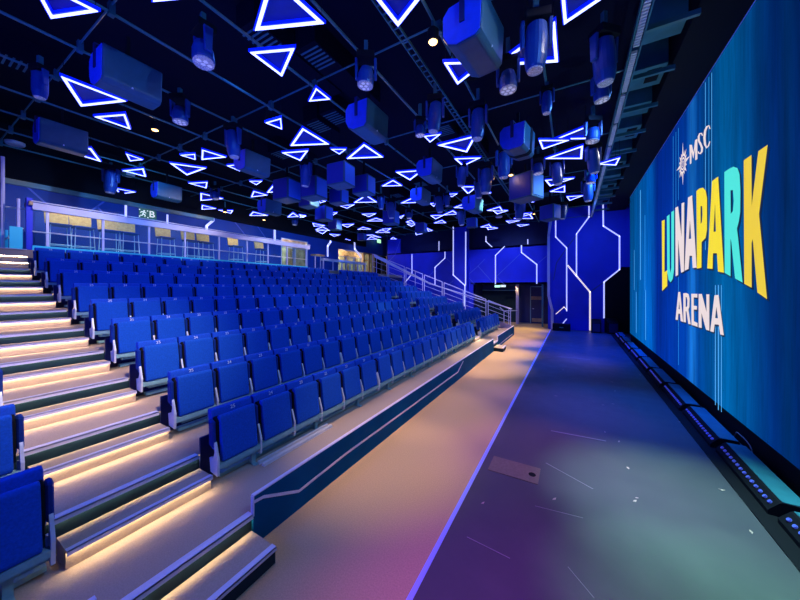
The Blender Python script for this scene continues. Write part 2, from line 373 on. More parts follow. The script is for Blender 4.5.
# ---------------------------------------------------------------- side railing at the far end
skirt = MB().prism([(-2.72, YE, 0.0), (-2.72, YE, 0.46), (-11.6, YE, zt(10)+0.16), (-11.6, YE, 0.0)], (0, 0.06, 0))
struct('wall_seating_end', skirt, M['lilac'])
def railz(x): return 1.33+(-2.85-x)*0.383
x = -2.85; i = 0
while x > -11.3:
    x2 = x-1.28; i += 1
    r = empty('railing', (x, YE+0.03, 0), 0, 'lavender steel handrail frame beside the far seats, %s up from the aisle' % ORD[i], 'railing', 'railing frames along the far end of the seats')
    zb = lambda xx: 0.46+(-2.72-xx)*((zt(10)+0.16-0.46)/8.88)
    for xx in (x, x2+0.12):
        MB().tube((xx-x, 0, zb(xx)-0.02), (xx-x, 0, railz(xx)), 0.024).build('post', M['rail'], r)
    MB().tube((0, 0, railz(x)), (x2+0.12-x, 0, railz(x2+0.12)), 0.026).build('top_rail', M['rail'], r)
    for fr in (0.28, 0.52, 0.76):
        za = railz(x)-(railz(x)-zb(x))*fr; zc = railz(x2+.12)-(railz(x2+.12)-zb(x2+.12))*fr
        MB().tube((0, 0, za), (x2+0.12-x, 0, zc), 0.014, 6).build('bar', M['rail'], r)
    x = x2
r = empty('sloping_rail', (-11.6, 17.3, 0), 0, 'broad sloping lavender rail descending along the far blue wall from the upper entrance', 'railing')
p0 = atY(374, 254, 17.3); p1 = atY(430, 283, 17.3); p2 = atY(512, 309, 17.3)
MB().prism([p0-Vector((-11.6, 17.3, 0)), p1-Vector((-11.6, 17.3, 0)), p1-Vector((-11.6, 17.3, 0.10)), p0-Vector((-11.6, 17.3, 0.22))], (0, 0.10, 0)).build('wide_rail', M['counter'], r)
MB().tube(p1-Vector((-11.6, 17.3, 0.05)), p2-Vector((-11.6, 17.3, 0)), 0.03).build('handrail', M['rail'], r)
for t in (0.02, 0.35, 0.7, 0.98):
    q = p0.lerp(p2, t)-Vector((-11.6, 17.3, 0)); MB().tube((q.x, 0.05, 0.0), (q.x, 0.05, q.z-0.1), 0.022).build('post', M['rail'], r)

# ---------------------------------------------------------------- walls
struct('wall_left', MB().box(WX-0.15, WX, -4, 8.4+2.9, PZ, 5.70), M['wall'])
def wx(px): return atX(px, 250, WX)[1]
d1a, d1b = wx(281), wx(308); d2a, d2b = wx(338), wx(362)
D.objects.remove(D.objects['wall_left'])
struct('wall_left', MB().box(WX-0.15, WX, -4, d1a, PZ-0.1, 7.4).box(WX-0.15, WX, d1b, d2a, PZ-0.1, 7.4).box(WX-0.15, WX, d1a, d1b, 5.45, 7.4).box(WX-0.15, WX, d2a, 24, 5.35, 7.4), M['wall2'])
struct('trim_1', MB().box(WX, WX+0.10, -4, 8.0, 5.66, 5.82), M['cornice'])
struct('trim_2', MB().box(WX, WX+0.25, -4, 20, 5.82, 7.4), M['black'])
# far wall: lower part full height only left of the alcove
ax0, ax1 = -5.88, -1.39
struct('wall_far', MB().box(-13.0, ax0, FY, FY+0.15, 0, 5.18).box(ax0, ax1+0.4, FY, FY+0.15, 2.70, 5.18).box(-13.0, -11.85, FY, FY+0.15, 5.18, 6.3), M['wall'])
struct('wall_recess', MB().box(-13, -1.0, FY+1.2, FY+1.3, 5.0, 7.4).box(-13, -1.0, FY, FY+1.3, 5.08, 5.18), M['navy'])
struct('wall_alcove', MB().box(-6.2, -0.9, 22.6, 22.7, 0, 2.8).box(ax0-0.1, ax0, FY, 22.7, 0, 2.8).box(-0.95, -0.85, FY, 22.7, 0, 2.8).box(-6.2, -0.9, FY, 22.7, 2.70, 2.8), M['navy'])
struct('wall_stage_far', MB().box(-1.12, 4.4, 20.1, 20.25, 0, 7.25).box(-1.3, -1.12, 20.0, 20.9, 0, 7.0), M['wall'])
bp = [atY(x, y, 20.08) for x, y in ((604.5, 281.5), (619.8, 269.5), (621.5, 267), (634, 267))]
bp += [Vector((3.2, 20.08, 0.0)), Vector((bp[0].x, 20.08, 0.0))]
struct('trim_3', MB().prism(bp, (0, 0.015, 0)), M['black'])
struct('wall_right', MB().box(2.45, 2.55, -4, 17.5, 0, 7.4).box(2.45, 4.4, 17.4, 17.5, 0, 7.4), M['black'])
struct('wall_near', MB().box(-15, 4.4, -4.1, -4, 0, 7.4), M['navy'])
struct('wall_wing', MB().box(4.4, 4.5, 17.4, 20.3, 0, 7.4), M['black'])
struct('ceiling', MB().box(-17.5, 4.5, -4, 23, 7.4, 7.5), M['ceil'])
struct('trim_4', MB().box(1.62, 2.44, -4, 20.1, 6.68, 7.4), M['black'])
struct('trim_5', MB().box(-13, 4.4, 20.0, 20.1, 7.1, 7.4).box(-13.2, -1.0, 20.1, FY+0.1, 6.75, 7.4), M['black'])
# column in front of the far wall
cx0 = atY(453, 260, 19.9).x; cx1 = atY(466.5, 260, 19.9).x
struct('wall_column', MB().box(cx0, cx1, 19.9, 20.5, 0, 6.62), M['wall'])

# glowing lines set in the walls
def line_on(plane, c, px, name, m, parent=None, w=0.05, depth=0.02, label=None, group=None):
    mb = MB(); pts = [(atY(x, y, c) if plane == 'Y' else atX(x, y, c)) for x, y in px]
    sgn = -1 if plane == 'Y' else 1
    for p, q in zip(pts, pts[1:]):
        d = (q-p).normalized()
        nrm = (Vector((0, 1, 0)) if plane == 'Y' else Vector((1, 0, 0))).cross(d)*(w/2)
        e = d*(w*0.3)
        mb.prism([p+nrm-e, q+nrm+e, q-nrm+e, p-nrm-e], (0, sgn*depth, 0) if plane == 'Y' else (sgn*depth, 0, 0))
    o = mb.build(name, m)
    if label: tag(o, label, 'wall light', group)
    else: tag(o, kind='structure')
    return o
G = 'glowing lines on the blue walls'
line_on('Y', FY-0.001, [(412, 254.5), (412, 274), (405.5, 282)], 'led_line', M['ledline'], w=0.06, label='white light line with a kinked foot on the far wall, above the sloping railing', group=G)
line_on('Y', FY-0.001, [(445, 252), (445, 258), (435, 267.5), (435, 285)], 'led_line', M['ledline'], w=0.06, label='thin kinked light line on the far wall just left of the column', group=G)
line_on('Y', 19.899, [(453.3, 227), (453.3, 275), (465, 285.5), (464.6, 306)], 'led_line', M['ledline'], w=0.065, label='white light line down the left edge of the blue column and crossing it', group=G)
line_on('Y', 19.899, [(465.8, 232), (465.6, 285)], 'led_line', M['ledline'], w=0.07, label='straight white light line on the right edge of the blue column', group=G)
line_on('Y', FY-0.001, [(504.5, 246.5), (495.5, 255.5), (495.5, 284)], 'led_line', M['ledline'], w=0.06, label='kinked light line above the left end of the dark doorway alcove', group=G)
line_on('Y', FY-0.001, [(521.5, 245.5), (521.5, 252.5), (536.8, 264.5), (536.8, 283.5)], 'led_line', M['ledline'], w=0.065, label='white light line above the alcove, stepping down to the right', group=G)
line_on('Y', FY+1.18, [(486, 236.5), (486, 241.5), (492, 247)], 'led_line', M['ledline'], w=0.065, label='short bent light line high in the dark recess right of the column', group=G)
line_on('Y', FY+1.18, [(439, 241.5), (439, 252)], 'led_line', M['ledline'], w=0.06, label='short upright light line in the dark recess left of the column', group=G)
line_on('Y', FY+1.18, [(527.8, 239.5), (527.8, 244)], 'led_line', M['ledline'], w=0.06, label='tiny upright light line in the recess above the alcove', group=G)
SY = 20.099
line_on('Y', SY, [(555.7, 214), (555.7, 237), (566.7, 248), (566.7, 311)], 'led_line', M['ledline'], w=0.06, label='tall kinked light line on the stage end wall, leftmost there', group=G)
line_on('Y', SY, [(589, 204), (589, 217), (576.5, 234), (576.5, 276)], 'led_line', M['ledline'], w=0.06, label='tall kinked light line in the middle of the stage end wall', group=G)
line_on('Y', SY, [(567.8, 265.5), (590, 292), (590, 330)], 'led_line', M['ledwarm'], w=0.08, label='warm white diagonal light line running down to the stage floor', group=G)
line_on('Y', SY, [(603, 202), (603.3, 226), (619.5, 236.3), (619.5, 269.5), (604, 282), (604, 318)], 'led_line', M['ledline'], w=0.065, label='long light line with a bulge to the right beside the LED screen', group=G)
line_on('Y', 19.98, [(551, 220), (548.6, 235), (548.6, 296), (552.2, 310), (552.2, 331)], 'led_line', M['rail'], w=0.14, label='pale lavender edge strip where the alcove meets the stage end wall', group=None)
line_on('Y', SY, [(556, 314), (564, 307), (566.5, 309.5)], 'led_line', M['ledwarm'], w=0.04, label='small warm chevron light line low by the black box', group=G)
line_on('Y', SY, [(562, 324.5), (566.5, 319)], 'led_line', M['ledline'], w=0.05, label='tiny slanted light line just above the black box', group=G)
for i, px in enumerate([[(446, 258), (452, 264)], [(453, 281), (446, 287)], [(435, 270), (424, 281)], [(467, 276), (478, 266), (485, 259)], [(478, 266), (493, 283)], [(467, 276), (475, 284.5)], [(497, 276), (520, 254)], [(497, 277), (504, 284)], [(548, 255), (537, 264)], [(400, 241), (395, 255), (388, 262)]]):
    line_on('Y', FY-0.0005, px, 'trim_seam', M['seamlight'], w=0.035, depth=0.004)
for px in [[(576, 236), (566.7, 248), (556.5, 263), (553.5, 280)], [(604, 282), (590, 292)]]:
    line_on('Y', SY-0.0005, px, 'trim_seam', M['seam'], w=0.05, depth=0.004)
LG = 'glowing lines on the promenade back wall'
line_on('X', WX+0.001, [(125.7, 200), (125.7, 221)], 'led_line', M['ledline'], w=0.065, label='short upright light line on the promenade wall left of the green sign', group=LG)
line_on('X', WX+0.001, [(167.3, 215), (167.3, 224)], 'led_line', M['ledline'], w=0.06, label='short upright light line on the promenade wall right of the green sign', group=LG)
line_on('X', WX+0.001, [(213, 217), (213, 220.5), (206.5, 226), (206.5, 232)], 'led_line', M['ledline'], w=0.10, label='kinked light line on the promenade wall below the bright ceiling lamp', group=LG)
line_on('X', WX+0.001, [(274.6, 229), (274.6, 241)], 'led_line', M['ledline'], w=0.12, label='short upright light line beside the left lit lobby door', group=LG)
line_on('X', WX+0.001, [(330.4, 238), (330.4, 242), (327.6, 246), (327.6, 256)], 'led_line', M['ledline'], w=0.14, label='kinked light line between the two lit lobby doors', group=LG)
line_on('X', WX+0.30, [(354.5, 243), (354.6, 249), (361, 257)], 'led_line', M['ledline'], w=0.16, label='kinked light line crossing the right lit lobby doors', group=LG)
for px in [[(24, 184), (50, 207)], [(89, 212), (105, 201)], [(97, 206), (103, 213)], [(234, 221), (245.6, 235.6)], [(257, 225.6), (265.6, 238)], [(200, 231), (206.5, 226)]]:
    line_on('X', WX+0.0005, px, 'trim_seam', M['seamlight'], w=0.05, depth=0.004)

# ---------------------------------------------------------------- doors and lobby behind the promenade
def glazed_door(name, ya, yb, z1, leaves):
    h = (yb-ya); r = empty(name, (WX-0.07, (ya+yb)/2, PZ)); tag(r, kind='structure')
    zz = z1-PZ
    fr = MB().box(-0.05, 0.05, -h/2, -h/2+0.07, 0, zz).box(-0.05, 0.05, h/2-0.07, h/2, 0, zz).box(-0.05, 0.05, -h/2, h/2, zz-0.07, zz).box(-0.04, 0.04, -h/2, h/2, zz*0.72, zz*0.72+0.06)
    fr.build('door_frame', M['silver'], r)
    w = h/leaves
    for i in range(leaves):
        a = -h/2+i*w
        lf = MB().box(-0.03, 0.03, a+0.02, a+0.09, 0, zz*0.72).box(-0.03, 0.03, a+w-0.09, a+w-0.02, 0, zz*0.72).box(-0.03, 0.03, a+0.02, a+w-0.02, 0, 0.12)
        l = lf.build('door_leaf', M['silver'], r)
        MB().box(-0.006, 0.006, a+0.09, a+w-0.09, 0.12, zz*0.72).build('pane', M['glass'], l)
        MB().box(0.04, 0.06, a+w-0.2, a+w-0.17, 0.9, 1.3).build('door_handle', M['silver'], l)
glazed_door('door_1', d1a, d1b, 5.45, 2)
glazed_door('door_2', d2a, d2b, 5.35, 3)
struct('wall_lobby', MB().box(-17.4, -17.3, 8, 26, PZ-.1, 7.4).box(-17.4, WX, 25.9, 26, PZ-.1, 7.4).box(-17.4, WX-.15, 8, 8.1, PZ-.1, 7.4), M['lobby'])
struct('floor_lobby', MB().box(-17.4, WX, 8, 26, PZ-0.2, PZ).box(WX, -12.9, 20.5, 26, PZ-0.2, PZ), M['wood'])
for i, (yy, ww) in enumerate([(12.6, 0.5), (14.3, 0.4), (18.2, 0.5), (20.2, 0.5), (21.7, 0.35)]):
    o = MB().box(-17.28, -17.2, yy, yy+ww, PZ, 5.3).build('wall_panel', M['wood']); tag(o, kind='structure')
# upper entrance opening at the end of the promenade
struct('wall_entrance', MB().box(-13.1, -13.0, FY, 24.5, PZ, 7.4).box(-15.0, -13.0, 24.4, 24.5, PZ, 7.4), M['navy'])
ya_, yb_ = atX(363, 255, WX)[1], atX(374.5, 255, WX)[1]; ye_ = atX(388, 255, WX)[1]
e = empty('door_3', (WX+0.02, (ya_+yb_)/2, PZ)); tag(e, kind='structure'); h = (yb_-ya_)/2
MB().box(-0.05, 0.05, -h, -h+0.16, 0, 1.95).box(-0.05, 0.05, -0.12, 0.06, 0, 1.95).box(-0.05, 0.05, h-0.16, h, 0, 1.95).box(-0.05, 0.05, -h, h, 1.83, 1.95).box(-0.05, 0.05, -h, h, 1.25, 1.32).box(-0.05, 0.05, -h, h, 0, 0.2).build('door_frame', M['wood'], e)
MB().box(-0.01, 0.01, -h, h, 0.2, 1.83).build('pane', M['glass'], e)
struct('wall_passage_dark', MB().box(WX-0.25, WX-0.2, yb_, ye_, PZ, 5.35).box(WX-0.25, WX, yb_-0.03, yb_, PZ, 5.35), M['black'])  # black sheet paints the darkness of the open doorway
struct('trim_6', MB().box(WX-0.18, WX-0.1, ye_-0.95, ye_-0.35, PZ, 4.9), M['wood'])
# doors in the alcove under the far wall
for (nm, xa, xb, yt) in (('door_4', 482, 517, 290.5), ('door_5', 531, 542.5, 287)):
    a = atY(xa, 300, 22.58).x; b_ = atY(xb, 300, 22.58).x; zt_ = atY(xa, yt, 22.58).z
    e = empty(nm, ((a+b_)/2, 22.57, 0)); tag(e, kind='structure'); h = (b_-a)/2
    MB().box(-h, h, -0.03, 0.0, 0, zt_).build('door_leaf', M['riser'] if nm == 'door_4' else M['navy'], e)
    MB().box(-h-.05, -h, -0.05, 0.02, 0, zt_+.05).box(h, h+.05, -0.05, 0.02, 0, zt_+.05).box(-h-.05, h+.05, -0.05, 0.02, zt_, zt_+.05).build('door_frame', M['beam'], e)
    if nm == 'door_5':
        MB().box(-0.35, 0.35, -0.045, -0.03, 1.62, 1.85).build('door_sign', M['wood'], e)
        MB().box(-0.3, 0.3, -0.045, -0.03, 0.10, 0.35).build('door_sign', M['wood'], e)
        MB().tube((-h+.1, -0.06, 1.0), (-h+.2, -0.06, 1.0), 0.02).build('door_handle', M['silver'], e)
p = atY(517.5, 300, 21.6)
o = MB().box(p.x-0.09, p.x+0.09, 21.5, 21.7, 0, 2.7).build('alcove_post', M['lilac']); tag(o, 'slim lavender post in the alcove to the right of the grey-green door', 'post')
p = atY(542.5, 300, 20.8)
o = MB().box(p.x-0.05, p.x+0.05, 20.75, 20.85, 0, 2.7).build('alcove_post', M['pipe']); tag(o, 'thin dark post at the right end of the alcove beside the stage wall', 'post')
e = empty('handrail', (-2.9, 17.0, 0), 0, 'short warm-lit handrail reaching from the railing end towards the alcove post', 'handrail')
q0 = atY(500, 307.5, 17.2); q1 = atY(504, 311, 17.6); q2 = atY(517, 310.5, 21.4); off = Vector((-2.9, 17.0, 0))
MB().path([q0-off, q1-off, q2-off], 0.03).build('bar', M['rail'], e)
MB().tube((q1.x-off.x, q1.y-off.y, 0), q1-off, 0.025).build('post', M['rail'], e)

# signs
e = empty('exit_sign', atY(500.3, 286, FY-0.06), 0, 'lit green and white exit sign under the edge of the far blue wall', 'sign')
MB().box(-0.36, -0.02, -0.03, 0.03, -0.09, 0.05).build('sign_half', M['exit'], e)
MB().box(0.02, 0.34, -0.03, 0.03, -0.07, 0.07).build('sign_face', M['signwhite'], e)
e = empty('exit_sign', atX(379, 241, WX+0.4), 0, 'small green lit exit sign over the upper entrance', 'sign')
MB().box(-0.03, 0.03, -0.25, 0.25, -0.16, 0.14).build('sign_face', M['exit'], e)
pc = atX(148, 214, WX+0.03); e = empty('direction_sign', pc, 0, 'dark green sign with running figure and letter B on the promenade wall', 'sign')
pa = atX(139.5, 214, WX+0.03); pb = atX(157, 214, WX+0.03); hw = (pb.y-pa.y)/2; hh = 0.20
MB().box(-0.02, 0.0, -hw, hw, -hh, hh).build('sign_board', M['signgreen'], e)
def text_mesh(s, size, name, m, ext=0.002):
    c_ = D.curves.new(name, 'FONT'); c_.body = s; c_.size = size; c_.extrude = ext; c_.align_x = 'CENTER'; c_.align_y = 'CENTER'; c_.offset = size*0.008
    ob = D.objects.new(name, c_); C.objects.link(ob); bpy.context.view_layer.update()
    me = D.meshes.new_from_object(ob.evaluated_get(bpy.context.evaluated_depsgraph_get())); D.objects.remove(ob)
    me.materials.clear(); me.materials.append(m); me.transform(Matrix(((0, 0, 1, 0), (1, 0, 0, 0), (0, 1, 0, 0), (0, 0, 0, 1)))); me.name = name
    return me
o = D.objects.new('letter', text_mesh('B', 0.36, 'letter', M['signwhite'])); C.objects.link(o); o.parent = e; o.location = (0.003, hw*0.45, 0)
fg = MB(); cyy = -hw*0.5
fg.lathe([(0.03, -0.002), (0.03, 0.002)], (0.003, cyy+0.02, 0.10), 10, Vector((1, 0, 0)))
for a, b_ in [((0.01, 0.07), (-0.02, -0.02)), ((0, 0.05), (0.08, 0.02)), ((0, 0.05), (-0.07, 0.06)), ((-0.07, 0.06), (-0.10, 0.0)), ((-0.02, -0.02), (0.05, -0.06)), ((0.05, -0.06), (0.04, -0.14)), ((-0.02, -0.02), (-0.04, -0.09)), ((-0.04, -0.09), (-0.11, -0.10))]:
    fg.tube((0.003, cyy+a[0], a[1]), (0.003, cyy+b_[0], b_[1]), 0.016, 6)
for a in ((-0.13, 0.13), (0.13, 0.12), (-0.13, -0.14), (0.14, -0.15)): fg.box(0.001, 0.004, cyy+a[0]-0.02, cyy+a[0]+0.02, a[1]-0.02, a[1]+0.02)
fg.build('running_figure', M['signwhite'], e)

# ---------------------------------------------------------------- promenade balustrade, counter, stools
GX = -11.72
def gy(px): return atX(px, 250, GX)[1]
endY = gy(308)
e = empty('balustrade', (GX, 1.9, PZ), 0, 'glass balustrade with a cyan lit base along the promenade above the back row', 'balustrade')
ln = endY-1.95
MB().box(-0.06, 0.04, 0.0, ln, 0.0, 0.12).build('kerb', M['cyan'], e)
MB().box(-0.012, 0.0, 0.05, ln, 0.14, 1.0).build('glass_panel', M['glass'], e)
MB().tube((0.03, 0, 0.47), (0.03, ln, 0.47), 0.018, 6).build('mid_rail', M['silver'], e)
for px in (47.5, 103, 149, 185, 219, 247, 268, 287, 306):
    yy = gy(px)-1.9; MB().box(-0.03, 0.02, yy-0.025, yy+0.025, 0.1, 1.01).build('post', M['rail'], e)
e = empty('bar_counter', (GX, 1.9, 4.43), 0, 'long lavender bar counter with deep fascia along the promenade edge', 'counter')
MB().prism([(0.08, 0, 0.0), (0.10, 0, 0.17), (-0.38, 0, 0.17), (-0.38, 0, 0.11), (-0.02, 0, 0.0)], (0, ln+0.1, 0)).build('counter_board', M['counter'], e)
MB().tube((0.12, -0.03, 0.20), (0.12, ln+0.1, 0.20), 0.016, 6).build('edge_rail', M['silver'], e)
MB().box(-0.38, 0.12, -0.06, 0.0, 0.10, 0.20).build('end_cap', M['wood'], e)
# lower part further along
ya = gy(323); yb = min(gy(366), 20.0)
pz = atX(340, 260, GX).z
e = empty('balustrade', (GX, ya, PZ), 0, 'second lower glass balustrade with posts in front of the right lobby doors', 'balustrade')
ln2 = yb-ya; top = pz-PZ
MB().box(-0.012, 0.0, 0.05, ln2, 0.05, top-0.1).build('glass_panel', M['glass'], e)
MB().box(-0.2, 0.06, 0.0, ln2, top-0.12, top).build('top_board', M['counter'], e)
for t in range(6):
    MB().box(-0.03, 0.02, ln2*t/5.2, ln2*t/5.2+0.06, 0, top-0.1).build('post', M['rail'], e)
e = empty('side_table', (-12.25, gy(325), PZ), 0, 'small pale high table standing in the gap between the two balustrades', 'table')
zt2 = atX(325, 255.5, -12.25).z-PZ
MB().box(-0.2, 0.2, -0.35, 0.35, zt2-0.08, zt2).build('table_top', M['wood'], e)
MB().tube((0, -0.2, 0), (0, -0.2, zt2-0.08), 0.025).build('leg', M['rail'], e); MB().tube((0, 0.2, 0), (0, 0.2, zt2-0.08), 0.025).build('leg', M['rail'], e)
# small white box at balustrade foot
a = atX(319, 270, -11.45); b_ = atX(331, 270, -11.45)
o = MB().box(-11.6, -11.4, a.y, b_.y, zt(10), zt(10)+0.22).build('equipment_box', M['silver']); tag(o, 'small pale box standing at the foot of the promenade balustrade gap', 'box')
# stools
def stool(px, w, lab, gold=True):
    X_ = -12.75; p = atX(px, 235, X_)
    r = empty('bar_stool', (X_, p.y, PZ), 0, lab, 'stool', 'bar stools at the promenade counter')
    MB().box(-0.20, 0.20, -w/2, w/2, 0.82, 0.88).build('seat', M['stool'], r, bevel=0.02)
    MB().prism([(-0.20, -w/2, 0.90), (-0.25, -w/2-.01, 1.26), (-0.25, w/2+.01, 1.26), (-0.20, w/2, 0.90)], (-0.03, 0, 0)).build('backrest', M['gold'] if gold else M['stool'], r)
    for sx in (-0.17, 0.17):
        for sy in (-w/2+.03, w/2-.03):
            MB().tube((sx*1.15, sy*1.1, 0), (sx*0.9, sy*0.95, 0.83), 0.012, 6).build('leg', M['silver'], r)
    fr = MB(); q = [(-.18, -w/2+.02, .28), (.18, -w/2+.02, .28), (.18, w/2-.02, .28), (-.18, w/2-.02, .28), (-.18, -w/2+.02, .28)]
    fr.path(q, 0.01, 6).build('footrest', M['silver'], r)
for i, px in enumerate((59, 83, 110, 129, 166, 191, 206, 236, 262)):
    stool(px, 0.46, 'gold-backed bar stool at the promenade counter, %s from the near stairs' % ORD[i+1], True)

# gate and posts at the head of the near stairs
e = empty('stair_head_post', (-11.75, 1.86, PZ), 0, 'cluster of blue posts at the head of the near stairs beside the counter end', 'post')
MB().box(-0.05, 0.05, -0.05, 0.05, 0, 1.3).build('post', M['wall'], e)
MB().tube((-0.05, -0.16, 0), (-0.05, -0.16, 1.25), 0.03).build('post', M['rail'], e)
MB().box(-0.03, 0.0, -0.3, -0.1, 0, 0.55).build('lit_panel', M['cyan'], e)
e = empty('stair_gate', (-12.2, 0.2, PZ), 0, 'blue glass barrier with slender rails at the top left of the stairs', 'barrier')
MB().box(-0.01, 0.01, 0.3, 1.4, 0.05, 0.75).build('glass_panel', M['glass'], e)
MB().box(-0.02, 0.0, 0.3, 1.4, 0.05, 0.5).build('lit_panel', M['cyan'], e)
pp = [atX(0, 206, -12.2)-Vector((-12.2, 0.2, PZ)), atX(25, 209, -12.2)-Vector((-12.2, 0.2, PZ))]
MB().tube(pp[0], pp[1], 0.02).build('top_rail', M['silver'], e)
pp = [atX(4, 240, -12.2)-Vector((-12.2, 0.2, PZ)), atX(23, 228, -12.2)-Vector((-12.2, 0.2, PZ))]
MB().tube(pp[0], pp[1], 0.02).build('brace', M['silver'], e)
MB().tube((0, pp[0].y-0.02, 0), (0, pp[0].y-0.02, 2.3), 0.035).build('post', M['rail'], e)

# ---------------------------------------------------------------- LED screen wall
SXX = 2.30
scr = empty('led_screen', (0, 0, 0), 0, 'huge blue LED screen wall with colourful lettering along the right of the stage', 'screen')
disp = MB().box(SXX, SXX+0.10, 1.0, 17.45, 0.36, 6.66).build('display', M['screen'], scr)
MB().box(SXX-0.004, SXX+0.1, 1.0, 17.47, 6.66, 6.70).build('top_edge', M['tape'], scr)
MB().box(SXX+0.02, SXX+0.12, 1.0, 17.45, 0.0, 0.36).build('plinth', M['black'], scr)
def poly_mesh(loops, name, m, thick):
    cu_ = D.curves.new(name, 'CURVE'); cu_.dimensions = '2D'; cu_.fill_mode = 'BOTH'; cu_.extrude = thick/2
    for lp in loops:
        s = cu_.splines.new('POLY'); s.points.add(len(lp)-1)
        for i, (a, b_) in enumerate(lp): s.points[i].co = (a, b_, 0, 1)
        s.use_cyclic_u = True
    ob = D.objects.new(name, cu_); C.objects.link(ob); bpy.context.view_layer.update()
    me = D.meshes.new_from_object(ob.evaluated_get(bpy.context.evaluated_depsgraph_get())); D.objects.remove(ob); D.curves.remove(cu_)
    me.materials.clear(); me.materials.append(m); me.name = name
    me.transform(Matrix(((0, 0, 1, 0), (1, 0, 0, 0), (0, 1, 0, 0), (0, 0, 0, 1))))
    return me
def screen_shape(loops_px, name, m, lift=0.006, dy=0.0, dz=0.0):
    loops = [[(atX(x, y, SXX)[1]+dy, atX(x, y, SXX)[2]+dz) for x, y in lp] for lp in loops_px]
    o = D.objects.new(name, poly_mesh(loops, name, m, 0.002)); C.objects.link(o); o.parent = scr; o.location = (SXX-lift, 0, 0)
    return o
LET = [
 ('pic_yellow', [[(662.2, 220.9), (664.9, 219.7), (664.7, 272.4), (667.5, 270.1), (667.5, 285.9), (662.6, 290.8)]]),
 ('pic_cyan', [[(667.2, 216.5), (669.8, 214.4), (670, 268), (670.8, 273), (671.7, 268), (671.7, 212), (674.4, 210.4), (674.3, 270), (673, 279), (671, 282.2), (669, 280), (667.6, 272)]]),
 ('pic_white', [[(675.7, 207.8), (678.4, 206.4), (681.9, 238), (682, 203.4), (684.6, 202.2), (684.3, 271.5), (681.5, 272.7), (678.5, 238), (678.4, 275), (676.0, 276.2)]]),
 ('pic_white', [[(688.5, 197.6), (692.5, 195.2), (697, 267.7), (693.2, 268), (692.5, 255.8), (689.9, 255.8), (688.9, 268.9), (685, 270.6)], [(690.4, 219), (691.7, 238.5), (689.2, 239)]]),
 ('pic_yellow', [[(696.9, 191), (700, 188.4), (703.4, 187.6), (706, 190.5), (707.4, 198), (707.4, 230), (706, 238), (702, 242), (701.8, 267.7), (697.4, 268.6)], [(701, 206), (702.6, 206), (703, 214), (702.4, 222), (701, 224)]]),
 ('pic_yellow', [[(712.6, 181), (718.6, 176.6), (724.4, 272.7), (718.6, 271.5), (717.5, 253.2), (713.4, 253.2), (713, 268.9), (707.8, 268.4)], [(715.6, 200.8), (716.5, 231.4), (714, 231.9)]]),
 ('pic_cyan', [[(725, 171.9), (730, 168.5), (734, 166.6), (738, 168), (740, 174), (740.9, 190), (740.7, 212), (739.2, 222), (737.4, 228.4), (738.6, 238), (743.1, 282.5), (735.8, 278.5), (732, 242), (731, 238), (731, 276.2), (725.3, 272.9)], [(731, 190.3), (733.6, 190), (734.4, 201), (733.6, 211), (731.2, 213.9)]]),
 ('pic_gold', [[(744.5, 160.2), (752, 155.0), (752.3, 207.0), (759.2, 151.0), (768.3, 144.8), (759.6, 213.9), (767.6, 299), (758.2, 292.5), (753.5, 238.5), (752.2, 243), (752.2, 287.6), (745, 283.8)]]),
]
for mt, lp in LET:
    screen_shape(lp, 'letter_shadow', M['pic_shadow'], 0.003, -0.05, -0.04)
    screen_shape(lp, 'letter', M[mt], 0.007)
def z1_(l): return [(670+x/10.917, 285+y/10.917) for x, y in l]
AR = [
 [[(65, 378), (95, 78), (115, 75), (147, 403), (122, 395), (114, 315), (95, 312), (88, 382)], [(98, 262), (104, 160), (112, 265)]],
 [[(150, 90), (185, 88), (207, 100), (218, 150), (215, 240), (205, 270), (230, 430), (205, 425), (185, 290), (175, 285), (177, 410), (152, 403)], [(175, 130), (188, 135), (195, 170), (193, 225), (186, 240), (175, 238)]],
 [[(238, 95), (303, 97), (303, 138), (263, 135), (263, 225), (298, 230), (298, 270), (263, 268), (265, 395), (305, 415), (305, 457), (240, 435)]],
 [[(318, 98), (352, 98), (405, 300), (403, 102), (434, 102), (434, 498), (400, 490), (348, 300), (350, 470), (318, 462)]],
 [[(445, 505), (492, 112), (535, 108), (592, 550), (555, 540), (540, 435), (492, 430), (482, 515)], [(498, 360), (512, 230), (530, 365)]],
]
for l in AR:
    screen_shape([z1_(q) for q in l], 'letter_shadow', M['pic_shadow'], 0.003, -0.03, -0.03)
    screen_shape([z1_(q) for q in l], 'letter', M['pic_white'], 0.007)
def z2_(l): return [(670+x/8.0, 115+y/8.0) for x, y in l]
def ribbon(pts, w):
    up = []; dn = []
    for i, p in enumerate(pts):
        a = pts[max(0, i-1)]; b_ = pts[min(len(pts)-1, i+1)]; dx, dy = b_[0]-a[0], b_[1]-a[1]; l = math.hypot(dx, dy)
        ww = w[i] if isinstance(w, (list, tuple)) else w
        up.append((p[0]-dy/l*ww, p[1]+dx/l*ww)); dn.append((p[0]+dy/l*ww, p[1]-dx/l*ww))
    return up+dn[::-1]
MS = [
 [[(160, 238), (178, 238), (192, 300), (205, 200), (222, 190), (222, 352), (206, 362), (204, 262), (190, 348), (176, 290), (174, 385), (163, 394)]],
 [ribbon([(264, 165), (256, 146), (242, 148), (233, 172), (234, 205), (248, 232), (260, 262), (258, 292), (246, 308), (236, 306), (228, 290)], [4, 5, 5, 7, 8, 8, 8, 7, 5, 5, 3])],
 [ribbon([(324, 110), (314, 84), (300, 92), (285, 125), (279, 180), (284, 235), (297, 262), (312, 245), (323, 210)], [4, 5, 6, 8, 9, 8, 6, 5, 3])],
]
for l in MS: screen_shape([z2_(q) for q in l], 'letter', M['pic_white'], 0.007)
pc = atX(670+105/8, 115+390/8, SXX); ptop = atX(670+105/8, 115+222/8, SXX); R0 = ptop.z-pc.z
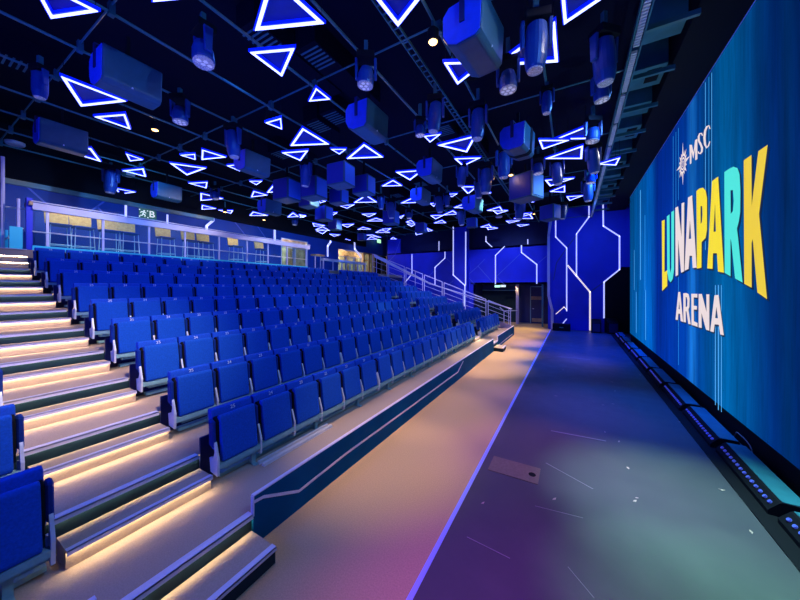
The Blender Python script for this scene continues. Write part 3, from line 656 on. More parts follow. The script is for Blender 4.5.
def starloop(R_, ri, n, rot=0.0):
    return [((R_ if i % 2 == 0 else ri)*math.sin(math.pi*i/n+rot), (R_ if i % 2 == 0 else ri)*math.cos(math.pi*i/n+rot)) for i in range(2*n)]
def circ(r, n=28): return [(r*math.sin(2*math.pi*i/n), r*math.cos(2*math.pi*i/n)) for i in range(n)]
def comp(loops, lift):
    o = D.objects.new('compass_emblem', poly_mesh(loops, 'compass_emblem', M['pic_white'], 0.002)); C.objects.link(o); o.parent = scr; o.location = (SXX-lift, pc.y, pc.z)
outer = []
for i in range(32):
    a = math.pi*i/16
    if i % 8 == 0: r_ = R0
    elif i % 4 == 0: r_ = R0*0.72
    elif i % 2 == 0: r_ = R0*0.60
    else: r_ = R0*0.42
    outer.append((r_*math.sin(a), r_*math.cos(a)))
comp([outer, circ(R0*0.36)], 0.006)
comp([circ(R0*0.30), circ(R0*0.22)], 0.0065)
comp([ribbon([(-0.06*R0, -0.1*R0), (-0.1*R0, 0.08*R0), (0.0, 0.13*R0), (0.1*R0, 0.05*R0), (0.08*R0, -0.1*R0), (-0.02*R0, -0.14*R0)], 0.025*R0)], 0.007)
for (x0, ya_, yb_, mt, w_) in ((705.5, 76, 250, 'pic_line', .02), (709, 71, 250, 'pic_line2', .025), (711.8, 67, 250, 'pic_line', .02), (673.3, 136, 215, 'pic_line2', .03), (676, 132, 215, 'pic_line2', .03), (678.5, 128, 200, 'pic_line2', .03),
        (715.5, 285, 405, 'pic_line', .025), (718.5, 285, 410, 'pic_line', .03), (721.5, 285, 412, 'pic_line', .02), (678.6, 268, 365, 'pic_line2', .03), (640.5, 190, 280, 'pic_line', .10), (645, 215, 290, 'pic_line2', .08), (634.3, 250, 290, 'pic_line', .06), (636.3, 292, 333, 'pic_line', .07), (645.6, 290, 340, 'pic_line', .07)):
    a = atX(x0, ya_, SXX); b_ = atX(x0, yb_, SXX)
    MB().box(SXX-0.002, SXX-0.001, a.y-w_/2, a.y+w_/2, b_.z, min(a.z, 6.6)).build('light_streak', M[mt], scr)

# ---------------------------------------------------------------- stage floor details
o = MB().box(-1.155, -1.11, -2, 20.0, 0.0, 0.006).build('edge_tape', M['tape']); tag(o, 'lavender blue tape line running along the edge of the stage floor', 'tape')
o = MB().box(-1.01, -0.385, 4.15, 4.53, 0.0, 0.008).build('floor_hatch', M['plate']); tag(o, 'tan rectangular hatch plate set in the dark stage floor near the tape line', 'hatch')
MB().tube((-0.47, 4.33, 0.0), (-0.47, 4.33, 0.011), 0.045, 16).build('ring_pull', M['black'], o)
def mark(a, b_, w, label, grp='chalk and tape lines on the stage'):
    p = atZ(*a, 0); q = atZ(*b_, 0); d = (q-p).normalized(); n_ = Vector((-d.y, d.x, 0))*w/2
    tag(MB().prism([p+n_, p-n_, q-n_, q+n_], (0, 0, 0.003)).build('floor_mark', M['mark']), label, 'tape', grp)
mark((551, 430.7), (606, 441), 0.02, 'straight thin pale tape line across the middle of the stage floor')
mark((546, 463), (593, 489), 0.008, 'fine scratched line right of the tan hatch on the stage')
mark((558, 356.5), (590, 359.5), 0.03, 'thin pale line far back on the stage floor')
mark((467, 537), (510, 558.5), 0.006, 'fine scratch on the purple part of the stage near the tape line')
mark((535, 506), (583, 518), 0.005, 'faint scratch in the middle foreground of the stage floor')
mark((568, 567), (594, 598), 0.004, 'faint scratch low in the foreground of the stage floor')
for i, (x, y, s) in enumerate([(635, 501, 0.05), (637, 498, .03), (628, 468, .05), (722, 490, .05), (751, 532, .05), (554.5, 499, .05), (603, 367, .05), (563, 370, .06), (556, 396, .05), (619, 441.5, .05), (613, 404, .05), (603, 405, .04), (615, 391, .05), (612, 382, .05), (680, 422, .05), (656, 388, .05), (640, 375, .06), (570, 345, .08), (605, 432, .04), (483, 503, .04)]):
    p = atZ(x, y, 0); a = random.uniform(0, 3)
    tag(MB().prism([p+Vector((math.cos(a+t)*s*k_, math.sin(a+t)*s*k_, 0)) for t, k_ in ((0, .7), (1.6, .25), (3.0, .7), (4.4, .3))], (0, 0, 0.004)).build('paper_scrap', M['scrap']),
        'small pinkish scrap lying on the stage floor', 'scrap', 'loose scraps scattered over the stage floor')
# footlight battens
o = MB().box(1.72, 2.28, 0.5, 19.6, 0.0, 0.012).build('floor_trough', M['black']); tag(o, 'long flat black strip on the floor carrying the light battens before the screen', 'floor strip')
for i, y in enumerate([2.41+q*1.59 for q in range(11)]):
    lab = 'low black floor light batten with teal top, %s from the camera end along the screen' % ORD[i+1]
    e = empty('floor_batten', (2.06, y, 0.012), math.radians(-1.0), lab, 'stage light', 'floor light battens before the LED screen')
    MB().prism([(-0.20, -0.735, 0.0), (-0.20, -0.735, 0.05), (-0.11, -0.735, 0.15), (-0.09, -0.735, 0.16), (0.11, -0.735, 0.16), (0.12, -0.735, 0.15), (0.12, -0.735, 0.0)], (0, 1.47, 0)).build('body', M['black'], e)
    MB().box(-0.09, 0.11, -0.725, 0.725, 0.161, 0.167).build('top_plate', M['fixture_top'], e)
    for q in range(14):
        yy = -0.66+q*0.10; MB().tube((-0.148, yy, 0.10), (-0.165, yy, 0.115), 0.020, 8).build('lens', M['fixture_blue'], e)
# cable loop
e = MB(); pts = []
for t in range(13):
    a = math.pi*t/12; pts.append((2.235+0.02*math.sin(a*3), 6.6-0.30*math.cos(a), 0.02+0.22*math.sin(a)))
tag(e.path(pts, 0.008, 6).build('cable_loop', M['scrap']), 'thin pale cable loop sticking up between a floor batten and the screen', 'cable')
# dark boxes at the end of the stage
e = empty('equipment_case', atY(561.5, 331, 19.6)*1.0, 0, 'small black equipment box on the stage floor beside the alcove corner', 'box')
MB().box(-0.45, 0.45, -0.25, 0.25, 0, 0.42).build('body', M['black'], e, bevel=0.02); MB().box(-0.1, 0.1, -0.27, -0.25, 0.2, 0.26).build('handle', M['pipe'], e)
for i, (px, w_, h_, lb) in enumerate([(596, 0.45, 0.72, 'black stage monitor case against the blue wall, left one of the pair near the screen'), (611.5, 0.5, 0.8, 'black stage monitor case against the blue wall, right one of the pair near the screen')]):
    p = atY(px, 331, 19.7); p.z = 0
    e = empty('equipment_case', p, 0.2*i, lb, 'box')
    MB().prism([(-w_/2, -0.3, 0), (-w_/2, -0.3, h_*0.75), (-w_/2, 0.0, h_), (-w_/2, 0.3, h_), (-w_/2, 0.3, 0)], (w_, 0, 0)).build('body', M['black'], e, bevel=0.02)
    MB().prism([(-w_/2+.05, -0.305, 0.08), (-w_/2+.05, -0.305, h_*.7), (-w_/2+.05, -0.32, h_*.7), (-w_/2+.05, -0.32, 0.08)], (w_-.1, 0, 0)).build('grille', M['navy'], e)

# ---------------------------------------------------------------- ceiling rig
def add_rungs(o, mb, ys, m):
    ys = sorted(ys, key=lambda y: (y < 1.0, y)); first_ = None; rest = MB()
    for i, y in enumerate(ys):
        if i == 0: first_ = mb.build('rung', m, o); first_.location.y = y
        elif i < 100:
            c_ = first_.copy(); C.objects.link(c_); c_.parent = o; c_.location.y = y
        else: rest.add([(v[0], v[1]+y, v[2]) for v in mb.v], mb.f)
    if rest.v: tag(rest.build('rung', m, o), kind='stuff')
PXS = [-13.6, -12.3, -11.0, -9.7, -8.38, -7.06, -5.72, -4.40, -3.09, -1.78, -0.45]
for i, x in enumerate(PXS[::-1]):
    o = MB().tube((x, -3.5, 6.42), (x, 19.9, 6.42), 0.023).build('rig_pipe', M['pipe'])
    tag(o, 'long ceiling pipe running parallel to the screen, %s from the screen side' % ORD[i+1], 'pipe', 'pipes parallel to the screen')
    for j in range(0, 8):
        c_ = MB().box(x-0.045, x+0.045, -1+j*2.62, -0.93+j*2.62, 6.38, 6.56); c_.build('clamp', M['pipe'], o)
for j in range(9):
    y = -1+j*2.62
    o = MB().tube((-14.7, y+0.03, 6.52), (0.9, y+0.03, 6.52), 0.015).build('cross_pipe', M['pipe'])
    tag(o, 'thinner steel pipe crossing the ceiling towards the stage, %s from the camera' % ORD[j+1], 'pipe', 'pipes crossing the ceiling')
for i, x in enumerate((-2.38,)):
    o = empty('cable_tray', (x, 0, 6.5), 0, 'narrow ladder-like cable tray high in the ceiling between the middle pipes', 'cable tray')
    MB().box(-0.06, -0.045, -3, 19.8, 0, 0.05).build('side_rail', M['pipe'], o); MB().box(0.045, 0.06, -3, 19.8, 0, 0.05).build('side_rail', M['pipe'], o)
    add_rungs(o, MB().box(-0.05, 0.05, 0, 0.02, 0.0, 0.015), [-3+j*0.152 for j in range(150)], M['pipe'])
# slotted rail near the screen
o = empty('slotted_track', (0.88, 0, 6.36), 0, 'long slotted track with pale rungs along the ceiling between stage and screen', 'track')
MB().box(-0.075, -0.055, -3, 19.8, 0, 0.09).build('side_rail', M['pipe'], o); MB().box(0.055, 0.075, -3, 19.8, 0, 0.09).build('side_rail', M['duct'], o)
add_rungs(o, MB().box(-0.04, 0.04, 0, 0.03, 0.005, 0.05), [-3+j*0.062 for j in range(366) if (j*0.062) % 1.3 > 0.10], M['white'])
# dark beams and ducts above
for j in range(17):
    y = -1.7+j*1.31
    o = MB().box(0.98, 1.66, y-0.03, y+0.03, 6.60, 6.68).build('ceiling_strut', M['pipe'])
    tag(o, 'short ceiling strut between slotted track and black soffit, %s from the camera end' % ORD[j+1], 'strut', 'struts by the screen soffit')
for j in range(16):
    y = -1.2+j*1.31; w_ = [0.28, 0.42, 0.2, 0.36][j % 4]
    o = empty('air_duct', (1.3, y, 6.85), 0, 'teal ceiling panel box between two struts next to the soffit, %s from the camera end' % ORD[j+1], 'duct', 'teal panels by the screen soffit')
    MB().box(-0.30, 0.30, -w_, w_, 0, 0.55).build('panel_body', M['duct'], o)
    if j % 2: MB().box(0.0, 0.22, -w_*0.7, w_*0.5, -0.01, 0.0).build('grille', M['black'], o)
rnd = random.Random(3)
for j in range(22):
    x = rnd.uniform(-13.5, -0.6); y = rnd.uniform(1.5, 18); l = rnd.uniform(0.8, 2.4)
    o = empty('ceiling_duct', (x, y, 6.95), 0, 'dark duct box half hidden above the pipes', 'duct', 'dark duct boxes above the pipes')
    MB().box(-0.25, 0.25, -l/2, l/2, 0, 0.45).build('duct_body', M['ceil'], o)
    g_ = MB()
    for q in range(6): g_.box(-0.22, 0.22, -l/2+0.1+q*0.09, -l/2+0.13+q*0.09, -0.012, 0)
    g_.build('slots', M['pipe'], o)
rnd = random.Random(11)
for j in range(16):
    x = rnd.choice(PXS)+0.05; y = rnd.uniform(2, 15); pts = []
    for t in range(9):
        a = t/8; pts.append((x+0.15*math.sin(a*6+j), y+a*1.2, 6.45-0.22*math.sin(math.pi*a)))
    tag(MB().path(pts, 0.011, 5).build('hanging_cable', M['black']), 'black cable drooping from the ceiling pipes', 'cable', 'cables drooping from the pipes')

# triangles ------------------------------------------------------
TZ = 6.0
TR = [
 ((28, -24), (51, 18), (98, 11)), ((61, 76), (81, 106), (126, 101)), ((94.5, 116.5), (125, 114), (130.5, 129)), ((271, -25), (255, 30), (324, 23)),
 ((250, 52), (294.5, 48), (282, 76)), ((316, 88), (309, 101), (330, 99)), ((265.5, 122.5), (281, 118), (282, 129)), ((302.5, 128), (290.5, 145.5), (329, 144)),
 ((282, 152.5), (308, 150.5), (300.5, 160.5)), ((364, 144), (347, 158.5), (383, 157)), ((331, 149), (346, 149), (339.5, 154)), ((360, -22), (398, 26), (436, -22)),
 ((444, 62.5), (457.5, 84), (486, 61.5)), ((495, 65.5), (555, 21), (558, 61.5)), ((564, 24), (559, -30), (615, -10.6)), ((424, 136), (440.5, 134), (430, 142)),
 ((438, 145), (476, 135.5), (467, 152)), ((454.5, 158.5), (480.5, 157.5), (463, 166)), ((539, 140), (569, 140), (542.5, 149)), ((555.5, 139), (586, 126.5), (586, 138.5)),
 ((545.5, 158.5), (583, 145.5), (582, 158.5)), ((545, 180), (574, 178), (550, 186)), ((550, 191.5), (565, 185.5), (565, 192)), ((566.5, 196.5), (583, 195.5), (569.5, 200.5)),
 ((525, 195), (536, 196.5), (526, 199)), ((523, 202), (528, 200.3), (534, 202)), ((514, 218.5), (533, 218.5), (530, 214)), ((523, 213.5), (532, 213), (526, 217)),
 ((506, 221), (520, 220.5), (509, 223)), ((517, 224.7), (529, 224.5), (520, 226.5)), ((461, 186.5), (477, 186.5), (468, 194)), ((481, 194), (491, 193), (487.5, 190.7)),
 ((480, 187), (486, 187.5), (483, 190)), ((446, 194), (457.5, 193.5), (452, 196.7)), ((454, 207.5), (466, 203), (466, 208)), ((430.5, 215.5), (444, 215), (435.5, 219)),
 ((443, 215), (453, 210.5), (458, 214)), ((434, 223), (442, 220), (446, 222.7)), ((487, 210.5), (500, 206.5), (503, 211)), ((491, 209), (508, 210.5), (497, 214)),
 ((480.5, 227), (489, 224.3), (492, 227.5)), ((486, 226), (498, 228), (488, 229.8)), ((396, 172), (423, 170), (410, 180)), ((382, 186), (393, 180), (402, 185.5)),
 ((401, 203), (414, 197), (416, 202.5)), ((354, 202.5), (366, 195), (377, 202)), ((362, 214), (376, 213.5), (369, 216.8)), ((367, 221), (376, 218), (385.5, 221)),
 ((430, 203.5), (436, 202.8), (434, 206.5)), ((406, 222), (411, 220), (416, 224)), ((407, 224), (417, 223.3), (411.5, 226.5)), ((357.5, 229.5), (363, 227), (371, 229.2)),
 ((375.5, 232.5), (381, 229.7), (390, 232.5)), ((382, 229), (391, 228.3), (386, 231.7)), ((427, 228), (432.5, 230.5), (428, 231.3)), ((415, 231.5), (422.5, 233.5), (416, 235)),
 ((399, 216.8), (404, 215.2), (401, 218.5)), ((339, 205.5), (354.5, 204.5), (347, 208.3)), ((319, 200), (326, 201), (320, 203)), ((330, 212.5), (337.5, 212.5), (331.5, 216)),
 ((341, 224.5), (354, 224), (347.5, 227.3)), ((312.5, 223), (325, 225.5), (314, 226.3)), ((315.5, 229.5), (322.5, 226.5), (330, 230.5)), ((316, 230.5), (328, 230), (322.5, 234)),
 ((329.5, 234), (340, 234.7), (334, 236.3)), ((342, 241), (350.5, 240.3), (346, 239)), ((366, 235), (381, 237.5), (372, 234.6)), ((367, 239.5), (377, 239.2), (371, 236.5)),
 ((390.5, 239), (396.5, 239), (393, 237.3)), ((300, 214.5), (306, 216), (300, 217.5)), ((267, 192.5), (274, 184), (281, 191.5)), ((251, 197), (253.5, 191), (267.5, 195)),
 ((287.5, 217), (293, 212.5), (298.5, 216.5)), ((299, 214.5), (306, 215.5), (303, 217.5)), ((180.5, 155), (195, 154), (195.5, 159.5)), ((202, 149.5), (201.5, 159.5), (226, 157)),
 ((170, 163), (206, 168), (187, 175)), ((227, 165.5), (242, 164), (240, 171)), ((188.5, 183), (207.5, 182), (206.5, 188)), ((200.5, 193), (200.5, 200.5), (223, 198.5)),
 ((202, 205), (201.5, 209.3), (216, 208.5)), ((218.5, 210), (233, 210.5), (231, 213.3)), ((249.5, 181), (262, 181), (256.5, 184.7)), ((249.5, 215.5), (253, 211.7), (268, 215.5)),
 ((62, 149.5), (91, 148), (101, 161.5)), ((126, 153.5), (143, 159.5), (130, 160.8)), ((122.5, 170.5), (143.5, 168.5), (146, 176.5)), ((115, 188), (135.5, 192), (119.5, 194)),
 ((-3, 172), (16, 175.8), (3, 176.6)), ((597.5, 164), (620, 157.5), (616, 165)), ((153, 1), (196, -3), (158, -34)),
]
TLAB = {0: 'large glowing triangle light cut by the top edge at far left', 1: 'large glowing triangle light left of the big upper-left speaker, long point to the right', 2: 'slim glowing triangle light just under the big upper-left speaker',
 3: 'largest glowing triangle light at the top, left of centre', 4: 'medium glowing triangle light pointing down, below the big one left of centre', 5: 'small glowing triangle light alone above the moving head near the centre',
 6: 'small glowing triangle light pointing left over the seats', 7: 'large flat glowing triangle light pointing up, left of the round-ended speaker', 8: 'glowing triangle light pointing down directly over a moving head, left of centre',
 9: 'glowing triangle light pointing up just below the round-ended centre speaker', 11: 'glowing triangle light pointing down from the top edge, left of the warm lamp', 12: 'glowing triangle light partly behind the biggest speaker',
 13: 'large glowing triangle light crossed by the big moving head', 14: 'large glowing triangle light cut by the top edge right of the big moving head'}
def tri_label(i, vs):
    if i in TLAB: return TLAB[i]
    cx = sum(v[0] for v in vs)/3; cy = sum(v[1] for v in vs)/3; w_ = max(v[0] for v in vs)-min(v[0] for v in vs)
    band = [j for j, t in enumerate(TR) if abs(int((sum(v[1] for v in t)/3)//20)-int(cy//20)) == 0 and j not in TLAB]
    band.sort(key=lambda j: sum(v[0] for v in TR[j])); pos = band.index(i)+1
    size = 'tiny' if w_ < 9 else ('small' if w_ < 16 else ('medium' if w_ < 27 else 'large'))
    depth = {0: 'topmost', 1: 'topmost', 2: 'topmost', 3: 'upper', 4: 'upper', 5: 'upper', 6: 'third', 7: 'fourth', 8: 'fifth', 9: 'sixth', 10: 'seventh', 11: 'lowest'}.get(int(cy//20), 'middle')
    return '%s glowing triangle light, %s from the left in the %s band of ceiling triangles' % (size, ORD[pos] if pos < len(ORD) else 'last', depth)
for i, vs in enumerate(TR):
    z = TZ+(0.07 if i % 2 else 0.0)
    P = [atZ(x, y, z) for x, y in vs]; c_ = (P[0]+P[1]+P[2])/3
    if (P[1]-P[0]).cross(P[2]-P[0]).z < 0: P = [P[0], P[2], P[1]]
    per = sum((P[a]-P[(a+1) % 3]).length for a in range(3)); w_ = min(0.042, per*0.016)
    if max((P[a]-P[(a+1) % 3]).length for a in range(3)) > 2.2:
        pass
    def inset(d):
        out = []
        for a in range(3):
            p = P[a]; e1 = (P[(a+1) % 3]-p).normalized(); e0 = (P[a-1]-p).normalized(); bis = (e1+e0)
            sn = e0.cross(e1).length; co = max(-0.95, min(0.985, e0.dot(e1)))
            half = math.acos(co)/2; bl = bis.normalized() if bis.length > 1e-6 else Vector((0, 0, 0))
            out.append(p+bl*min(d/max(0.12, math.sin(half)), 0.32*per/3*2) if d >= 0 else p+bl*(d/max(0.25, math.sin(half))))
        return out
    e = empty('triangle_light', c_, 0, tri_label(i, vs), 'ceiling light', 'glowing triangle lights hanging under the pipes')
    def ring(a, b_, z0, z1):
        A = inset(a); B = inset(b_); mb = MB(); vv = []
        for zz in (z0, z1):
            for q in A+B: vv.append(q-c_+Vector((0, 0, zz)))
        fs = []
        for s_ in range(3):
            t_ = (s_+1) % 3
            fs += [(s_, t_, 3+t_, 3+s_), (6+s_, 6+t_, 9+t_, 9+s_), (s_, t_, 6+t_, 6+s_), (3+s_, 3+t_, 9+t_, 9+s_)]
        return mb.add(vv, fs)
    ring(0.0, w_, -0.012, 0.0).build('light_tube', M['tri_tube'], e)
    ring(-0.014, w_+0.014, 0.0, 0.045).build('housing', M['tri_halo'], e)  # glowing rim added as the painted halo
    B = inset(w_+0.01)
    MB().prism([q-c_+Vector((0, 0, 0.046)) for q in B], (0, 0, 0.008)).build('glow_fill', M['tri_glow'], e)  # sheet added to carry the blue glow of the interior
    for q in P: qq = q-c_; MB().tube(qq*0.93+Vector((0, 0, 0.05)), qq*0.93+Vector((0, 0, 0.5)), 0.004, 4).build('hanging_wire', M['black'], e)

# speakers -------------------------------------------------------
def hanger(r, z, h):
    MB().box(-0.03, 0.03, -0.02, 0.02, z, z+h).build('hanging_bracket', M['black'], r)
def horn_speaker(p, s, rz, label, ln=0.72):
    r = empty('hanging_speaker', p, rz, label, 'speaker', 'loudspeakers hanging over the seats')
    pf = [(-0.10, -0.30), (0.20, -0.30), (0.27, -0.24), (0.30, 0.30), (-0.22, 0.30), (-0.32, 0.20), (-0.32, -0.08), (-0.24, -0.23)]
    l = ln*0.5
    MB().prism([(x*s, -l, z*s) for x, z in pf], (0, 2*l, 0)).build('cabinet', M['cab'], r, bevel=0.03*s)
    MB().prism([(x*s*0.93, -l-0.012, z*s*0.93) for x, z in pf], (0, 0.012, 0)).build('end_plate', M['cabend_lit'], r)
    MB().prism([(x, -l-0.03, z) for x, z in ((-0.035*s, -0.02), (0.035*s, -0.02), (0.035*s, 0.36*s), (-0.035*s, 0.36*s))], (0, 0.02, 0)).build('yoke', M['navy'], r)
    MB().prism([(x, l+0.005, z) for x, z in ((-0.035*s, -0.02), (0.035*s, -0.02), (0.035*s, 0.36*s), (-0.035*s, 0.36*s))], (0, 0.02, 0)).build('yoke', M['navy'], r)
    MB().box(-0.035*s, 0.035*s, -l-0.03, l+0.025, 0.35*s, 0.38*s).build('yoke_bar', M['navy'], r)
    if 'dark band' in label:
        MB().prism([(x*s*1.03, 0.02, z*s*1.03) for x, z in pf], (0, 0.13, 0)).build('dark_band', M['black'], r)
    MB().tube((0.27*s, -0.02, -0.24*s), (0.24*s, -0.02, -0.19*s), 0.012, 8).build('badge', M['silver'], r)
    hanger(r, 0.37*s, max(0.05, 6.4-p.z-0.37*s)); return r
def box_speaker(p, s, rz, label, h=1.0):
    r = empty('hanging_speaker', p, rz, label, 'speaker', 'loudspeakers hanging over the seats')
    MB().box(-0.3*s, 0.3*s, -0.26*s, 0.26*s, -0.3*s*h, 0.3*s*h).build('cabinet', M['cab'], r, bevel=0.025*s)
    MB().box(-0.27*s, 0.27*s, -0.275*s, -0.262*s, -0.27*s*h, 0.27*s*h).build('grille', M['boxfront_shaded'], r)
    MB().box(0.301*s, 0.315*s, -0.22*s, 0.22*s, -0.25*s*h, 0.25*s*h).build('lit_side', M['boxside_lit'], r)  # thin plate added to carry the painted light of this side
    hanger(r, 0.3*s*h, max(0.05, 6.4-p.z-0.3*s*h)); return r
# (centre pixel, z, kind, scale, rotation, label)
SPK = [
 (475, 40, 5.72, 'h', 0.88, -8, 'largest speaker at the top centre with bright blue end and grey side'),
 (128, 81, 5.72, 'h', 0.86, 0, 'big blue speaker cabinet hanging at upper left beside the large triangle'),
 (62, 139, 5.75, 'h', 0.84, 0, 'blue speaker cabinet hanging at far left, below the big upper-left one'),
 (368, 124, 5.72, 'h', 0.86, 0, 'speaker with rounded bright blue end near the ceiling centre'),
 (518, 143, 5.72, 'h', 0.90, -10, 'speaker with a dark band round its pale blue side, right of centre'),
 (253, 165, 5.72, 'h', 0.82, 0, 'blue speaker with a pale front corner left of the ceiling centre'),
 (430, 172, 5.72, 'h', 0.80, 0, 'speaker with lavender side face between two triangles, right of centre'),
 (421, 197, 5.72, 'h', 0.78, 0, 'smaller speaker just below and left of the lavender-sided one'),
 (341, 176, 5.65, 'b', 1.01, 4, 'large boxy speaker with teal underside in the middle of the ceiling'),
 (364, 186, 5.65, 'b', 0.92, 4, 'boxy dark speaker right behind the large middle one'),
 (339, 197, 5.62, 'b', 0.84, 4, 'boxy speaker hidden mostly below the large middle one'),
 (314, 189, 5.62, 'b', 1.06, 4, 'dark boxy speaker directly under the moving head left of the middle'),
 (309, 200, 5.55, 'b', 0.88, 4, 'boxy speaker with a warm orange-lit face'),
 (287, 191, 5.62, 'b', 1.10, 4, 'wide blue boxy speaker left of the orange-lit one'),
 (270, 208, 5.62, 'h', 0.86, 0, 'low blue speaker above the right warm ceiling lamp'),
 (324, 214, 5.62, 'b', 0.97, 4, 'blue boxy speaker below the orange-lit one'),
 (335, 225, 5.62, 'b', 0.88, 4, 'far blue boxy speaker above the left lit lobby door'),
 (167, 193, 5.72, 'h', 0.84, 0, 'blue speaker hanging before the green direction sign'),
 (473, 205, 5.62, 'h', 0.92, -8, 'rounded blue speaker above the blue column'),
 (550, 213, 5.55, 'b', 1.01, -28, 'deep blue angular speaker before the stage end wall'),
 (526, 188, 5.65, 'b', 1.32, -24, 'wide dark teal speaker right of centre under the banded one'),
 (421, 228, 5.7, 'b', 0.88, 4, 'small far blue speaker left of the blue column'),
 (362, 237, 5.75, 'b', 0.79, 4, 'farthest small blue speaker over the upper entrance'),
 (391, 218, 5.65, 'b', 1.01, 4, 'dark blue speaker beneath the slim moving head in the far ceiling'),
 (472, 223, 5.72, 'b', 0.79, 4, 'small dark speaker directly beside the top of the blue column'),
]
for x, y, z, kd, s, rz, lb in SPK:
    p = atZ(x, y, z)
    (horn_speaker if kd == 'h' else box_speaker)(p, s, math.radians(rz), lb)

# moving heads ---------------------------------------------------
def moving_head(p, s, rz, label, wash=False, tilt=0.0):
    r = empty('moving_head_light', p, rz, label, 'stage light', 'moving head lights hanging from the pipes')
    MB().box(-0.15*s, 0.15*s, -0.12*s, 0.12*s, 0.26*s, 0.37*s).build('base', M['black'], r, bevel=0.015*s)
    for sx in (-1, 1):
        MB().prism([(sx*0.185*s, -0.06*s, 0.28*s), (sx*0.185*s, 0.06*s, 0.28*s), (sx*0.185*s, 0.045*s, -0.06*s), (sx*0.185*s, -0.045*s, -0.06*s)], (-sx*0.045*s, 0, 0)).build('yoke_arm', M['head'], r, bevel=0.008*s, seg=1)
    ax = Vector((math.sin(tilt), 0, math.cos(tilt)))
    rr = 0.135*s
    if wash:
        MB().lathe([(0.05*s, 0.14*s), (0.10*s, 0.12*s), (rr, 0.02*s), (rr*1.05, -0.13*s), (rr*1.0, -0.16*s)], (0, 0, 0), 20, ax).build('head', M['head'], r, smooth=False)
        MB().lathe([(rr*0.98, -0.175*s), (rr*0.98, -0.16*s)], (0, 0, 0), 20, ax).build('lens', M['lens'], r)
        lb_ = MB()
        for k_ in range(7):
            a = k_*math.pi*2/6; q = Vector((0, 0, 0)) if k_ == 6 else Vector((math.cos(a), math.sin(a), 0))*rr*0.6
            lb_.lathe([(0.032*s, -0.18*s), (0.028*s, -0.175*s)], q, 8)
        lb_.build('led_cells', M['cells'], r)
    else:
        MB().lathe([(0.07*s, 0.25*s), (0.12*s, 0.21*s), (rr, 0.05*s), (rr*0.98, -0.20*s), (rr*0.8, -0.31*s), (rr*0.72, -0.33*s)], (0, 0, 0), 20, ax).build('head', M['head'], r, smooth=False)
        MB().lathe([(rr*0.66, -0.345*s), (rr*0.7, -0.33*s)], (0, 0, 0), 20, ax).build('lens', M['lens'], r)
    h_ = 6.4-p.z-0.37*s
    if h_ > 0.02: MB().box(-0.03, 0.03, -0.03, 0.03, 0.36*s, 0.37*s+h_).build('clamp', M['pipe'], r)
MH = [
 (203, 52, 5.85, 1.0, 1, 'LED wash moving head in the upper left between big speaker and largest triangle'),
 (366, 76, 5.85, 0.92, 1, 'moving head hanging directly above the round-ended centre speaker'),
 (536, 44, 5.55, 1.0, 0, 'big moving head in front of the large crossed triangle at top right'),
 (508, 80, 5.75, 0.95, 1, 'blue wash light with bright cells between the biggest speaker and big moving head'),
 (604, 58, 5.75, 1.05, 0, 'large moving head left of the slotted track at upper right'),
 (601, 92, 5.80, 0.85, 1, 'wash light with pale cells just below the large head by the slotted track'),
 (435, 115, 5.80, 0.95, 0, 'blue moving head left of the slim pale one, above the ceiling centre'),
 (478, 122, 5.75, 1.0, 0, 'slim pale-sided moving head below the biggest speaker'),
 (420, 130, 5.85, 0.7, 1, 'small moving head at the left side of the blue one above centre'),
 (180, 114, 5.90, 0.95, 1, 'wash light with sparkling cells right of the big upper-left speaker'),
 (233, 142, 5.82, 1.05, 0, 'moving head with a squared teal arm left of the small left-pointing triangle'),
 (306, 174, 5.80, 1.05, 0, 'moving head right below the down-pointing triangle left of centre'),
 (111, 180, 5.85, 1.2, 0, 'blue moving head before the promenade cornice on the left'),
 (504, 163, 5.75, 1.15, 0, 'moving head beside the warm lamp under the banded speaker'),
 (538, 168, 5.80, 0.95, 1, 'small yoke light right below the banded speaker'),
 (557, 172, 5.75, 1.05, 0, 'moving head under the pair of pointed triangles on the right'),
 (593, 159, 5.75, 1.05, 0, 'moving head left of the slotted track, third one down'),
 (593, 134, 5.80, 0.95, 1, 'round wash light left of the slotted track, above the third head'),
 (591, 178, 5.80, 0.9, 1, 'wash light left of the slotted track, fourth one down'),
 (588, 190, 5.75, 1.1, 0, 'lowest moving head left of the slotted track near the stage end wall'),
 (391, 209, 5.80, 1.15, 0, 'slim bright moving head in the far ceiling left of centre'),
 (439, 203, 5.80, 1.1, 0, 'far moving head between small triangles left of the rounded speaker'),
 (462, 175, 5.80, 0.95, 0, 'small moving head right below a down-pointing triangle right of centre'),
 (486, 179, 5.75, 1.25, 0, 'broad moving head left of the head by the warm lamp'),
 (479, 189, 5.80, 0.9, 0, 'thin moving head beneath the broad one right of centre'),
 (381, 202, 5.75, 0.8, 0, 'narrow head light hanging below the boxy dark speaker'),
 (461, 217, 5.80, 1.15, 0, 'far moving head just above the blue column'),
 (520, 209, 5.80, 1.3, 0, 'far moving head beneath the wide dark teal speaker'),
 (563, 211, 5.75, 1.0, 0, 'dark slim head light before the top of the stage end wall'),
 (40, 83, 5.95, 0.75, 0, 'small clamp-mounted lamp at far left of the ceiling'),
 (447, 200, 5.85, 0.7, 0, 'tiny head light in the far ceiling among small triangles'),
 (409, 215, 5.85, 0.9, 1, 'tiny wash light in the far ceiling beneath a small speaker'),
 (215, 195, 5.9, 0.9, 1, 'small pale wash light before a triangle on the left side'),
 (295, 222, 5.9, 0.9, 1, 'small pale spotlight in the far ceiling left of the lobby door'),
 (547, 101, 6.05, 0.7, 0, 'small dark lamp on the pipe crossing left of the pointed triangles'),
]
for i, (x, y, z, s, w_, lb) in enumerate(MH):
    moving_head(atZ(x, y, z), s, math.radians((i*37) % 50-25+20), lb, bool(w_), math.radians((i*13) % 16-8))

